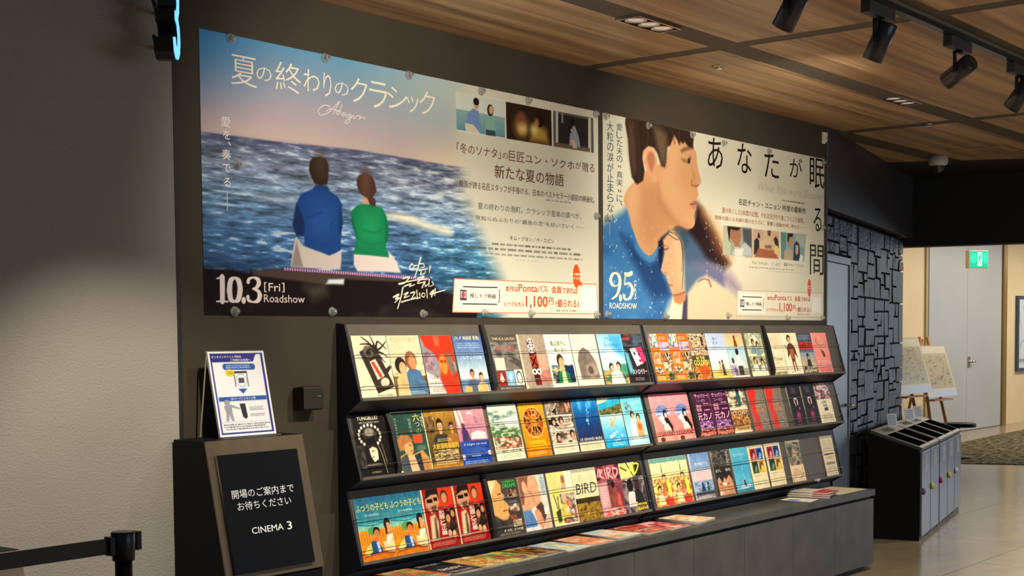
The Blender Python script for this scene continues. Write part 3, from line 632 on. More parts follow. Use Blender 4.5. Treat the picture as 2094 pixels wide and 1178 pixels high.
c = Canvas(70, 60, 1.15, '0f9a80'); c.ell(.22, .45, .16, .25, '22c49a', .2).ell(.84, .45, .13, .25, '22c49a', .2).rect(.44, .10, .66, .90, 'cfeedd')
c.ell(.56, .22, .045, .06, '0f9a70').stroke([(.56, .32), (.53, .55)], .11, '0f9a70').stroke([(.53, .55), (.60, .66), (.58, .84)], .05, '0f9a70').stroke([(.52, .55), (.47, .70), (.42, .74)], .05, '0f9a70').stroke([(.56, .34), (.64, .44)], .04, '0f9a70').stroke([(.55, .36), (.46, .42)], .04, '0f9a70')
t = thing('exit_sign', 'green lit emergency exit sign hanging over the corridor', 'sign', (15.36, 2.95, 2.38), math.radians(-39.7))
print_mesh('lit_panel', c, .27, .225, .004, GLOW_INK, t, Matrix.Translation((0, -.0505, 0)), edge='2aa583')
q = MB(); q.box((-.004, -.05, -.006), (.274, .05, .231)); q.build('case', mat('cream_sign_case', L3('d9cfae'), .5), t)
for k in (.05, .22):
    q = MB(); q.cyl((k, 0, .2312), (k, 0, .639), .005, n=8); q.build('hanger', m_steel, t)
t = thing('framed_picture', 'large pale framed picture on the cream wall at the right edge', 'picture', (20.05, 3.8995, .86))
q = MB()
for a, bb in (((0, -.05, 0), (2.2, -.001, .05)), ((0, -.05, 1.2), (2.2, -.001, 1.25)), ((0, -.05, .05), (.06, -.001, 1.2)), ((2.14, -.05, .05), (2.2, -.001, 1.2))): q.box(a, bb)
q.build('frame', mat('slate_blue_frame', L3('3e4a5e'), .4), t)
c = Canvas(60, 36, 2.0, 'cfd9e4'); c.rect(0, .88, 1, .91, '5a6a80').stroke([(.03, .2), (.08, .5), (.05, .7), (.12, .6), (.2, .75)], .02, '8fa3bd').stroke([(.1, .1), (.3, .3), (.5, .2), (.8, .6)], .015, '8fa3bd')
print_mesh('print', c, 2.078, 1.148, .01, SIGN_INK, t, Matrix.Translation((.061, -.02, .051)))
# ------------------------------------------------------------------ the two film posters
def poster_sea():
    c = Canvas(860, 520, 2.495/1.03, 'd9d6c6')
    U, V = c.U, c.V
    # printed sky
    hz = .355+.012*0
    stops = np.array([hx(s) for s in ('5a9aca', '809bb8', '9fa2b6', 'b6a8b2', 'c6b4b2')]); ks = np.array([0, .09, .18, .26, .33])
    sky = np.stack([np.interp(V+.06*c.field(4, 2, 3), ks+.03, stops[:, i]) for i in range(3)], -1)
    c.px[:] = sky
    c.mix(np.clip(1-U/.14, 0, 1)*.7*np.clip(1-V/.3, 0, 1), '2f86d2')
    c.mix(np.clip((U-.14)/.4, 0, 1)*.55*np.clip(1-V/.3, 0, 1), '98b0b4')
    c.mix(np.clip((U-.30)/.30, 0, 1)*.85*np.clip(1.2-V/.3, 0, 1), 'c9cfc2')
    c.mix(np.clip((V-.18)/.16, 0, 1)*np.clip((U-.42)/.24, 0, 1)*.9, 'eedfae')
    # sea
    w1 = c.field(34, 90, 5, 4); w2 = c.field(12, 60, 8, 3); w3 = c.field(90, 160, 11, 2)
    wav = .6*w1+.25*w2+.15*w3; wav = (wav-wav.mean())/wav.std()
    ss = np.array([hx(s) for s in ('5d6684', '7d8ca8', '7390b4', '5a80b0', '42699a', '335684')]); ks = np.linspace(.36, .84, 6)
    sea = np.stack([np.interp(V, ks, ss[:, i]) for i in range(3)], -1)*(1+.17*wav[..., None])
    fo = np.clip(wav-1.0, 0, 1)[..., None]; sea = sea*(1-fo*.8)+fo*.8*hx('c6d6e2')
    gl = np.clip((U-.34)/.3, 0, 1)*np.clip(1-abs(V-.44)/.22, 0, 1); g2 = (gl*np.clip(.35+wav*.4, 0, 1))[..., None]
    sea = sea*(1-g2*.75)+g2*.75*hx('e3e0cc')
    tq = (np.clip((U-.40)/.2, 0, 1)*np.clip((V-.58)/.15, 0, 1)*.35)[..., None]; sea = sea*(1-tq)+tq*hx('3e8a94')*(1+.2*wav[..., None])
    hline = [(-0.0011,0.3588),(0.1239,0.3564),(0.323,0.3464),(0.549,0.356)]
    hv = np.interp(U, [p[0] for p in hline], [p[1] for p in hline])
    c.mix(np.clip((V-hv)/.006+.5, 0, 1), sea)
    c.mix(np.exp(-((V-hv-.012)/.012)**2)*.45*np.clip(1-(U-.3)/.3, 0, 1), '4d5273')
    fm = [(0.3803,0.5927),(0.4028,0.5786),(0.4486,0.5851),(0.4889,0.6067),(0.5473,0.6237),(0.5471,0.6519),(0.499,0.6413),(0.4484,0.6206),(0.4026,0.6081)]
    c.poly(fm, 'eae6cc', .03, .85, 4)
    c.poly([(0.0957,0.5707),(0.1221,0.5563),(0.1844,0.5626),(0.1927,0.5736),(0.1487,0.5761)], 'b8c6d4', .03, .6, 4)
    c.poly([(0.0006,0.7804),(0.0425,0.7857),(0.0728,0.7971),(0.0423,0.8094),(0.0002,0.8131)], '33476e', .03, .6, 4)
    # the right side fades into warm paper
    f0 = np.interp(V, [0, .25, .45, .6, .75, .86, 1], [.56, .53, .545, .575, .62, .65, .655])
    fade = np.clip((U-f0-.03*(c.field(3, 3, 2)-.5))/.075, 0, 1); fade = fade*fade*(3-2*fade)
    c.mix(fade, 'd3d1c1')
    # rock
    rk = [(-0.0024,0.831),(0.0171,0.8351),(0.0495,0.8349),(0.0852,0.8465),(0.0905,0.8365),(0.1546,0.8241),(0.2301,0.8283),(0.4204,0.8463),(0.4909,0.8306),(0.5044,0.8687),(0.5164,0.8876),(0.5463,0.8974),(0.5713,0.9133),(0.5896,0.8983),(0.6045,0.863),(0.6118,0.8742),(0.6226,0.9431),(0.6146,1.0243),(-0.0044,1.0283)]
    c.poly(rk, '1c1414', .012)
    rn = c.field(14, 14, 21, 4); msk = np.clip((rn-.55)*3, 0, 1)*np.clip((V-.86)/.03, 0, 1)*(U < .58)
    c.mix(msk*.5, '4a3a36')
    c.poly([(0.0905,0.8365),(0.1559,0.825),(0.4269,0.8459),(0.4137,0.8576),(0.2887,0.8549),(0.2825,0.8812),(0.2442,0.8783),(0.093,0.8532)], '54483f', .01, .8)
    c.poly([(0.2502,0.8585),(0.2845,0.8552),(0.2843,0.8749),(0.2618,0.8747),(0.2442,0.8773)], 'cfe0ea', .008)
    c.poly([(0.1955,0.8887),(0.2442,0.8732),(0.2468,0.9139),(0.2177,0.9406)], '5b5a4a', .05, .6)
    # striped cushion mat
    a, b_, d_, e_ = [(0.1546,0.8202),(0.4891,0.8352),(0.488,0.8463),(0.1545,0.8301)]
    c.poly([a, b_, d_, e_], 'c4a0c4')
    for i in range(64):
        t = i/64.; x0 = a[0]+(b_[0]-a[0])*t; y0 = a[1]+(b_[1]-a[1])*t; x1 = e_[0]+(d_[0]-e_[0])*t; y1 = e_[1]+(d_[1]-e_[1])*t; k = (b_[0]-a[0])/128
        c.poly([(x0, y0), (x0+k, y0), (x1+k, y1), (x1, y1)], '7a3f78')
    # man
    c.poly([(0.1818,0.7023),(0.1968,0.7355),(0.2279,0.7524),(0.2524,0.7662),(0.2791,0.7419),(0.2797,0.778),(0.277,0.8185),(0.1961,0.8183),(0.1697,0.8165),(0.1744,0.7579)], 'cbbfbc', .006)
    c.poly([(0.1741,0.7877),(0.183,0.7171),(0.1883,0.7564),(0.1961,0.8158),(0.1711,0.8154)], '8f847f', .012)
    c.poly([(0.2217,0.4807),(0.2511,0.4749),(0.2502,0.5081),(0.2228,0.5132)], 'a08272', .006)
    shirt = [(0.2258,0.5026),(0.2503,0.5004),(0.2565,0.5196),(0.2734,0.537),(0.2827,0.5637),(0.2839,0.633),(0.279,0.6852),(0.2791,0.7419),(0.2657,0.7562),(0.2524,0.7662),(0.2394,0.7563),(0.2165,0.7444),(0.1997,0.7352),(0.1986,0.7002),(0.1832,0.6996),(0.1753,0.6584),(0.1843,0.5775),(0.1944,0.5384),(0.2185,0.519)]
    c.poly(shirt, '1f4588', .006)
    c.poly([(0.2124,0.5628),(0.244,0.5523),(0.2641,0.5898),(0.2605,0.6671),(0.2313,0.6912),(0.2117,0.6534)], '2b57a4', .09, .8)
    c.poly([(0.1843,0.5775),(0.1978,0.6303),(0.2004,0.6549),(0.1986,0.6962),(0.1832,0.6996),(0.1753,0.6584)], '1c2f5a', .012)
    c.poly([(0.2761,0.5725),(0.2839,0.633),(0.279,0.6852),(0.2751,0.6857)], '1a3268', .015)
    c.poly([(0.2185,0.519),(0.2258,0.5),(0.2509,0.5003),(0.2559,0.5223),(0.2414,0.5173)], '1d4488', .008)
    for pl in ([(0.2034,0.6294),(0.2205,0.6168),(0.2378,0.6041)], [(0.2027,0.7047),(0.2254,0.7121),(0.2483,0.7298)], [(0.2668,0.6252),(0.2577,0.6572),(0.2662,0.6971)]): c.stroke(pl, .008, '1c3f84', .012, .8)
    c.poly([(0.2137,0.4146),(0.2195,0.3998),(0.2339,0.3915),(0.2482,0.3968),(0.2539,0.4184),(0.2542,0.4437),(0.2509,0.4927),(0.2358,0.5032),(0.223,0.4955),(0.2174,0.4765),(0.2112,0.4477)], '32261f', .008)
    c.ell(*([(0.2379,0.4219)])[0], .013, .05, '4a3a2e', .05, .7)
    # woman
    c.poly([(0.3082,0.7519),(0.3902,0.7571),(0.3894,0.7357),(0.4031,0.7612),(0.4142,0.798),(0.4189,0.8209),(0.3817,0.8194),(0.3161,0.8228),(0.3072,0.7963)], 'd9cdcd', .008)
    c.poly([(0.3308,0.5191),(0.3456,0.5164),(0.3475,0.5582),(0.3289,0.5597)], 'c9a184', .006)
    gt = [(0.329,0.5555),(0.3506,0.555),(0.3773,0.5676),(0.386,0.5972),(0.3894,0.6448),(0.3875,0.6931),(0.3819,0.7109),(0.3905,0.7608),(0.3506,0.7567),(0.3069,0.7557),(0.3147,0.6938),(0.3043,0.6301),(0.3047,0.586),(0.3167,0.5648)]
    c.poly(gt, '177c4e', .006)
    c.poly([(0.3303,0.5846),(0.3614,0.5797),(0.3705,0.6314),(0.3637,0.6959),(0.3294,0.6999),(0.3207,0.6383)], '229a62', .08, .8)
    c.poly([(0.3047,0.5886),(0.3092,0.6295),(0.3172,0.6909),(0.3141,0.6939),(0.3043,0.6301)], '11633f', .012)
    c.poly([(0.3828,0.5977),(0.3894,0.6448),(0.3875,0.6931),(0.3819,0.7109),(0.3836,0.6509)], '11633f', .012)
    for pl in ([(0.3263,0.7003),(0.351,0.7133),(0.3763,0.6971)], [(0.3297,0.658),(0.3576,0.6649),(0.3767,0.6465)]): c.stroke(pl, .007, '157449', .012, .8)
    c.poly([(0.3175,0.459),(0.3253,0.4403),(0.3407,0.4335),(0.3546,0.4464),(0.3606,0.4795),(0.3626,0.5002),(0.354,0.5255),(0.3587,0.5273),(0.36,0.5588),(0.3475,0.5582),(0.3415,0.5329),(0.3323,0.5241),(0.3217,0.5077),(0.3173,0.4825)], '4b332b', .008, 1., 2)
    c.ell(*([(0.3374,0.4655)])[0], .009, .05, '6a4a3c', .05, .8)
    # film stills
    def still(q, fn):
        k = Canvas(c.w, c.h, c.A); x0, y0 = q[0]; x1, y1 = q[2]; fn(k, x0, y0, x1-x0, y1-y0)
        sl = c.sl(x0, y0, x1, y1, 0); mk = np.clip(.5-c.dist(q, sl)/c.pix, 0, 1); c.mix(mk, k.px[sl], sl)
    q1 = [(0.5643,0.0399),(0.7019,0.0382),(0.7029,0.2025),(0.5671,0.2046)]
    def f1(k, x, y, w, h):
        k.grad(x, y, x+w, y+h, [(0, 'cfd3c9'), (.44, 'cdd6d2'), (.45, '86a9ae'), (1, '5f8f9b')]); k.mix(.25*np.clip(c.field(60, 80, 4)-.5, 0, 1)*(V > y+h*.45), 'f0f4f0')
        k.poly([(x+w*.20, y+h*.98), (x+w*.24, y+h*.5), (x+w*.34, y+h*.36), (x+w*.46, y+h*.40), (x+w*.50, y+h*.98)], '6d8cc0').poly([(x+w*.18, y+h*.78), (x+w*.34, y+h*.78), (x+w*.5, y+h), (x+w*.2, y+h)], 'd4cbbb')
        k.ell(x+w*.41, y+h*.24, w*.055, h*.13, 'c79a7c').ell(x+w*.41, y+h*.16, w*.06, h*.10, '1d1a1c')
        k.poly([(x+w*.58, y+h), (x+w*.60, y+h*.55), (x+w*.68, y+h*.46), (x+w*.78, y+h*.50), (x+w*.82, y+h*.98)], '7fae9e').ell(x+w*.695, y+h*.32, w*.065, h*.16, '33241f').ell(x+w*.71, y+h*.31, w*.04, h*.11, 'cfa588').rect(x+w*.60, y+h*.85, x+w*.8, y+h, '3c4660')
    still(q1, f1)
    q2 = [(0.7056,0.0409),(0.8443,0.0376),(0.8461,0.202),(0.7073,0.2033)]
    def f2(k, x, y, w, h):
        k.rect(x-.01, y-.01, x+w+.01, y+h+.01, '2a1d14'); k.ell(x+w*.33, y+h*.62, w*.16, h*.3, '8a6334', .05).ell(x+w*.32, y+h*.38, w*.08, h*.17, '7b4a2c', .03).ell(x+w*.35, y+h*.66, w*.07, h*.09, 'f3dd8c', .05)
        k.poly([(x+w*.52, y+h*.95), (x+w*.56, y+h*.55), (x+w*.7, y+h*.45), (x+w*.88, y+h*.6), (x+w*.92, y+h*.95)], 'a88a3e', .04).ell(x+w*.72, y+h*.34, w*.1, h*.2, '1a1210').ell(x+w*.66, y+h*.42, w*.05, h*.12, '9c6a40', .02).ell(x+w*.60, y+h*.62, w*.05, h*.08, 'f5e2a0', .05)
    still(q2, f2)
    q3 = [(0.8502,0.0379),(0.9826,0.0355),(0.985,0.2013),(0.8512,0.2027)]
    def f3(k, x, y, w, h):
        k.rect(x-.01, y-.01, x+w+.01, y+h+.01, '555452').rect(x+w*.06, y, x+w*.12, y+h, 'bfbcb2').rect(x+w*.12, y+h*.06, x+w*.86, y+h*.9, '2a2829').rect(x+w*.86, y, x+w*.93, y+h, 'c9c2ac').rect(x, y+h*.88, x+w*.9, y+h, '6a5848').rect(x+w*.2, y, x+w*.24, y+h*.3, '8a8c90')
        k.poly([(x+w*.38, y+h*.9), (x+w*.42, y+h*.4), (x+w*.52, y+h*.3), (x+w*.62, y+h*.6), (x+w*.66, y+h*.9)], '8d93a4').ell(x+w*.47, y+h*.22, w*.06, h*.09, '1b1718').ell(x+w*.42, y+h*.45, w*.06, h*.09, '1b1718').ell(x+w*.45, y+h*.46, w*.03, h*.05, 'c9a184').poly([(x+w*.42, y+h*.75), (x+w*.52, y+h*.72), (x+w*.58, y+h*.96), (x+w*.48, y+h*.96)], 'c9a892')
    still(q3, f3)
    # ticket banner
    bq = [(0.556,0.8333),(0.9932,0.8319),(0.9984,0.9797),(0.5501,0.9805)]
    c.poly(bq, 'c9785e').poly([(bq[0][0]+.0015, bq[0][1]+.004), (bq[1][0]-.0015, bq[1][1]+.004), (bq[2][0]-.0015, bq[2][1]-.004), (bq[3][0]+.0015, bq[3][1]-.004)], 'e3dccb')
    c.poly([(0.5631,0.8489),(0.6907,0.8483),(0.6907,0.966),(0.5589,0.9636)], 'efe9da')
    for pl in ([(0.5806,0.8678),(0.6316,0.8683),(0.6765,0.8668)], [(0.6827,0.8775),(0.6825,0.9087),(0.6808,0.9327)], [(0.6745,0.9415),(0.6312,0.9415),(0.5787,0.9422)]): c.stroke(pl, .0055, '3b3a40', k=3)
    c.poly([(0.5723,0.8808),(0.5894,0.8822),(0.5898,0.9274),(0.5715,0.9262)], '3b3a4e').poly([(0.5746,0.8876),(0.5873,0.8884),(0.5875,0.9173),(0.5742,0.9159)], 'e6e2e6').ell(*([(0.5807,0.9027)])[0], .005, .016, 'c34a52')
    c.ell(*([(0.9236,0.7985)])[0], .0135, .061, 'e9e0cc').ell(*([(0.9236,0.7985)])[0], .0125, .056, 'd2591e').poly([(0.9278,0.8368),(0.9442,0.8472),(0.9388,0.8206)], 'd2591e')
    c.poly([(0.9387,0.8475),(0.9905,0.8477),(0.991,0.9599),(0.939,0.9575)], 'efeee6')
    c.lines(0.9045,0.7816,0.9407,0.7991, 1, 'f4ead8', 2)
    # handwriting
    wt = 'ece2df'
    def pen(ch, w=.004, col=wt):
        for pl in ch: c.stroke(pl, w, col)
    pen(([(0.2601,0.1938),(0.2471,0.1927),(0.234,0.2141),(0.2381,0.2321),(0.2556,0.218),(0.2704,0.1883),(0.2809,0.1683),(0.2703,0.2036),(0.2657,0.2211)], [(0.2512,0.2142),(0.2615,0.2021),(0.2791,0.2061)], [(0.2867,0.1783),(0.279,0.2112),(0.276,0.2197),(0.2732,0.2104),(0.2821,0.2052),(0.2834,0.2202)], [(0.2939,0.2095),(0.2879,0.2112),(0.2872,0.2232),(0.2939,0.2146),(0.2953,0.223)], [(0.3059,0.2112),(0.2983,0.2149),(0.2998,0.2248),(0.3058,0.2148),(0.3011,0.2409),(0.2951,0.2487),(0.2921,0.2423),(0.3058,0.2241),(0.3119,0.2131),(0.3124,0.2248),(0.321,0.2121),(0.3271,0.214),(0.3239,0.2242),(0.3301,0.2147),(0.3387,0.219)]), .0032)
    hg = 'f0ead2'
    for pl, w in (([(0.4473,0.7817),(0.4405,0.7959),(0.4471,0.8063),(0.4522,0.7922),(0.4472,0.7833)], .006), ([(0.4522,0.7895),(0.4606,0.786)], .005), ([(0.4693,0.7539),(0.4622,0.7941),(0.4536,0.8359)], .008), ([(0.4657,0.7801),(0.4759,0.7792),(0.4775,0.7929),(0.469,0.7947)], .005), ([(0.4655,0.8076),(0.486,0.7977)], .006), ([(0.4705,0.8127),(0.4688,0.8239),(0.479,0.8176),(0.4808,0.8064)], .005), ([(0.4929,0.7861),(0.491,0.814)], .006),
                   ([(0.4237,0.8434),(0.4402,0.8368),(0.4268,0.8622),(0.4137,0.8684)], .006), ([(0.4137,0.8657),(0.4468,0.8511),(0.4839,0.8422)], .006), ([(0.4267,0.8758),(0.4433,0.8639),(0.4399,0.8751),(0.4533,0.8661)], .006), ([(0.4619,0.8408),(0.4772,0.8315),(0.4601,0.8602),(0.4805,0.8523)], .006), ([(0.4718,0.8788),(0.4788,0.8535),(0.4803,0.8728),(0.489,0.8585)], .006), ([(0.4908,0.8417),(0.4889,0.8723)], .006), ([(0.4976,0.8524),(0.501,0.8633),(0.4923,0.8721)], .005),
                   ([(0.4003,0.9204),(0.4134,0.909),(0.4051,0.9283),(0.4149,0.9225),(0.4034,0.9419)], .007), ([(0.4234,0.8814),(0.4182,0.9224),(0.4097,0.9677)], .008), ([(0.4265,0.9084),(0.4365,0.8998),(0.4264,0.922),(0.4397,0.9133)], .006), ([(0.4197,0.9397),(0.4462,0.9267),(0.4664,0.9204)], .006), ([(0.4431,0.9022),(0.4531,0.899),(0.4446,0.9268),(0.4547,0.9182)], .006), ([(0.4582,0.8905),(0.4596,0.9262)], .006), ([(0.4649,0.9012),(0.4664,0.9232)], .005), ([(0.4733,0.9008),(0.4699,0.912),(0.4766,0.9172),(0.4784,0.9033),(0.4733,0.9008)], .005), ([(0.4836,0.8865),(0.4851,0.9224)], .006), ([(0.4921,0.9027),(0.5008,0.8884),(0.4955,0.9165),(0.5061,0.8798),(0.5041,0.9105)], .006), ([(0.4938,0.9054),(0.5147,0.8933),(0.5322,0.8851)], .006)):
        c.stroke(pl, [w, w*.6], hg)
    # date numerals, high contrast serif
    num = 'e9dcdf'
    def serif(strokes):
        for pl, ws in strokes: c.stroke(pl, ws, num, k=6)
    serif((([(0.0342,0.8645),(0.0342,0.9095),(0.0338,0.9498)], .022), ([(0.0237,0.8699),(0.0304,0.8671),(0.0355,0.862)], [.004, .012]), ([(0.0234,0.9515),(0.0338,0.9502),(0.0439,0.9518)], .006),
           ([(0.0581,0.8643),(0.0504,0.8762),(0.0476,0.9088),(0.0498,0.942),(0.0573,0.9513)], [.006, .022, .024, .022, .006]), ([(0.0581,0.8643),(0.0656,0.8767),(0.0679,0.9077),(0.0642,0.9415),(0.0573,0.9513)], [.006, .022, .024, .022, .006]),
           ([(0.0839,0.878),(0.0855,0.8682),(0.0942,0.8618),(0.1033,0.8695),(0.1045,0.884),(0.0991,0.8989),(0.0925,0.9026)], [.016, .012, .006, .018, .02, .012, .005]), ([(0.0925,0.9026),(0.1029,0.9108),(0.1062,0.9277),(0.1026,0.9449),(0.0933,0.951),(0.0843,0.9455),(0.0828,0.9335)], [.005, .014, .022, .018, .006, .012, .016])))
    c.ell(*([(0.0745,0.9459)])[0], .0042, .0125, num)
    # lettering
    for ch, bx in (('夏', (0.0578,0.0667,0.1079,0.1735)), ('の', (0.1064,0.0930,0.1374,0.1429)), ('終', (0.1448,0.0595,0.1974,0.1683)), ('わ', (0.2023,0.0680,0.2369,0.1511)), ('り', (0.2448,0.0689,0.2629,0.1598)), ('の', (0.2695,0.0941,0.3013,0.1443)), ('ク', (0.3051,0.0646,0.3439,0.1609)), ('ラ', (0.3478,0.0647,0.3909,0.1691)), ('シ', (0.3908,0.0717,0.4394,0.1593)), ('ッ', (0.4386,0.0962,0.4678,0.1632)), ('ク', (0.4702,0.0637,0.5101,0.1616))):
        c.text(ch, *bx, 'f1ead9', -.006)
    for ch, bx in (('愛', (0.0372,0.2939,0.0552,0.3298)), ('を', (0.0405,0.3416,0.0543,0.3727)), ('、', (0.0494,0.3808,0.0550,0.3936)), ('奏', (0.0373,0.4092,0.0548,0.4459)), ('で', (0.0393,0.4607,0.0531,0.4910)), ('る', (0.0401,0.5097,0.0531,0.5416))): c.text(ch, *bx, 'f6f2f6', .004)
    c.rect(0.0457,0.5581,0.0474,0.6241, 'd8d4dc')
    c.text('[', 0.1149,0.8770,0.1202,0.9139, 'e4d8dc').text('Fri', 0.1237,0.8801,0.1471,0.9098, 'e4d8dc', .02).text(']', 0.1506,0.8777,0.1561,0.9132, 'e4d8dc').text('Roadshow', 0.1140,0.9221,0.1979,0.9513, 'e4d0d0', .008)
    br = '6b3f3c'
    c.text('「冬のソナタ」', 0.5666,0.2541,0.6891,0.2982, br, 0).text('の', 0.6943,0.2683,0.7101,0.2935, br).text('巨匠', 0.7133,0.2537,0.7595,0.2987, br).text('ユン・ソクホ', 0.7627,0.2579,0.9183,0.2967, br, .012).text('が', 0.9218,0.2557,0.9414,0.2897, br).text('贈る', 0.9450,0.2531,0.9867,0.2981, br)
    c.text('新たな夏の物語', 0.6713,0.3257,0.8832,0.3836, br, .01).text('韓国が誇る名匠スタッフが手掛ける、日本のベストセラー小説初の映画化。', 0.5719,0.4119,0.9863,0.4431, '5d4544', .006)
    gy = '5a5a55'
    c.text('夏の終わりの港町。クラシック音楽の調べが、', 0.6229,0.4991,0.9399,0.5283, gy).text('見知らぬふたりの“最後の恋”を紡いでいく──', 0.6151,0.5557,0.9525,0.5766, gy)
    c.text('キム・ジヨン／ペ・スビン', 0.7140,0.6321,0.8505,0.6525, '4a4440', .012)
    c.lines(0.6403,0.6685,0.9230,0.6811, 1, '55524c', 3, .7).lines(0.5742,0.6892,0.9855,0.7039, 1, '55524c', 4, .7).lines(0.6052,0.7131,0.9575,0.7256, 1, '77746c', 5, .6).lines(0.7296,0.7377,0.8090,0.7418, 1, '8a877e', 6, .5).lines(0.8187,0.4495,0.9183,0.4590, 1, '77706a', 7, .6)
    c.text('推しトク映画', 0.5988,0.8953,0.6716,0.9165, '4a4038', .01)
    og = 'c8571f'
    c.text('本作は', 0.7001,0.8569,0.7371,0.8834, og, .02).text('Ponta', 0.7394,0.8479,0.7966,0.8813, og, .02).text('パス', 0.7976,0.8504,0.8289,0.8799, og, .02).text('会員', 0.8420,0.8508,0.8734,0.8844, og, .025).text('であれば', 0.8769,0.8543,0.9270,0.8836, og, .02)
    c.text('いつでも大人', 0.6966,0.9272,0.7564,0.9497, og, .015).text('1,100', 0.7613,0.9001,0.8286,0.9566, og, .035).text('円', 0.8328,0.9049,0.8476,0.9371, og, .02).text('で', 0.8510,0.9244,0.8598,0.9468, og, .015).text('観られる♪', 0.8615,0.9110,0.9318,0.9499, og, .02).lines(0.8527,0.9598,0.9273,0.9705, 1, '8a6a58', 9, .6)
    c.text('コチラから', 0.9070,0.8030,0.9410,0.8181, 'f6ecd8', .02)
    return c
def poster_portrait():
    c = Canvas(860, 520, 2.473/1.03, 'd2d0bd'); U, V = c.U, c.V
    c.grad(0, 0, 1, 1, [(0, 'd4d2c0'), (.5, 'd6d3bf'), (1, 'd0ccb8')])
    c.mix(np.clip((V-.55)/.3, 0, 1)*np.clip((U-.45)/.2, 0, 1)*np.clip((.8-U)/.3, 0, 1)*.5, 'cdb39c')
    # blue wet shirt at the left
    sh = [(0.0932,0.4287),(0.0718,0.4653),(0.0472,0.4926),(0.0195,0.5154),(-0.0078,0.5471),(-0.0092,1.0214),(0.2253,1.0198),(0.2292,0.99),(0.2525,0.9098),(0.2681,0.8691),(0.2448,0.8204),(0.2256,0.7522),(0.2258,0.6139),(0.2106,0.591),(0.1822,0.6578),(0.147,0.6275),(0.1144,0.5352)]
    c.poly(sh, '3b73ae', .05)
    fb = c.field(9, 8, 41, 4); c.mix(np.clip((fb-.5)*3, 0, 1)*.6*(U < .28)*np.clip((V-.56)/.1, 0, 1), '5d97cc'); c.mix(np.clip((.46-fb)*4, 0, 1)*.6*(U < .26)*np.clip((V-.56)/.1, 0, 1), '24508a')
    c.poly([(0.2144,0.5906),(0.2373,0.6522),(0.2256,0.7522),(0.2448,0.8204),(0.2525,0.8698),(0.2254,0.8958),(0.1912,0.8996),(0.154,0.8353),(0.1285,0.7596),(0.0926,0.662),(0.0645,0.5798),(0.0928,0.6),(0.1323,0.658),(0.1765,0.7071),(0.1991,0.6855)], '1e3a6c', .06, .85)
    c.poly([(0.1178,0.6547),(0.1396,0.6911),(0.169,0.7175),(0.1915,0.7058),(0.2067,0.6357),(0.2106,0.6008),(0.1822,0.6578),(0.147,0.6275),(0.118,0.5539)], '4a8ac4', .03, .8)
    c.stroke([(0.1178,0.6547),(0.1396,0.6959),(0.169,0.7175),(0.1915,0.7083)], .006, '234a80', .012)
    # brown hair and dark cloth behind the lower face
    c.poly([(0.3646,0.3791),(0.3893,0.4006),(0.4228,0.4677),(0.4569,0.536),(0.4872,0.6165),(0.518,0.6877),(0.4873,0.722),(0.4102,0.6969),(0.3319,0.7036),(0.3078,0.6653),(0.288,0.5669),(0.2606,0.5304),(0.2842,0.4873),(0.3259,0.5143),(0.3564,0.4618)], '281a1c', .05)
    c.poly([(0.3687,0.3835),(0.4018,0.4398),(0.4483,0.5214),(0.4916,0.6425),(0.4829,0.6696),(0.4483,0.6101),(0.4186,0.5201),(0.3852,0.4423)], '7c4a34', .09, .85)
    c.poly([(0.3976,0.4199),(0.444,0.496),(0.4872,0.6165),(0.5136,0.6881),(0.5269,0.655),(0.4741,0.5129),(0.4228,0.4367)], 'c99a66', .10, .8)
    c.poly([(0.2841,0.5123),(0.332,0.5413),(0.3727,0.5976),(0.4228,0.6958),(0.4873,0.7326),(0.4882,0.817),(0.4484,0.7983),(0.4102,0.7643),(0.3686,0.7979),(0.3318,0.8612),(0.3196,1.0192),(0.3036,1.0193),(0.3157,0.8772),(0.3058,0.6756)], '4a6484', .05, .9)
    c.poly([(0.2684,0.5194),(0.3079,0.5343),(0.3319,0.5869),(0.3078,0.6351),(0.292,0.5765)], '2f4a58', .05, .9)
    c.poly([(0.3481,0.7022),(0.4313,0.6951),(0.5181,0.7409),(0.5629,0.8129),(0.563,0.8667),(0.4743,0.7967),(0.4229,0.7634)], '7d6a92', .08, .7)
    c.poly([(0.3257,1.0192),(0.3298,0.8664),(0.3686,0.7979),(0.4102,0.7643),(0.4527,0.798),(0.5182,0.858),(0.5631,0.9206),(0.5906,1.0175)], 'dec6a6', .03)
    c.stroke([(0.3727,0.7977),(0.3976,0.7806),(0.4229,0.792),(0.4271,0.8204)], .006, '8a5548', .01); c.stroke([(0.4186,0.7637),(0.4208,0.7999),(0.4314,0.8201)], .006, '8a5548', .01)
    c.poly([(0.2465,1.0197),(0.2681,0.8742),(0.2917,0.9185),(0.3097,0.9027),(0.3016,1.0193)], 'e3dcc4', .012).poly([(0.3097,0.9027),(0.3258,0.8767),(0.3257,1.0192),(0.3028,1.0193)], '4a4254', .02)
    # man: neck and face
    sk = 'cf9c70'
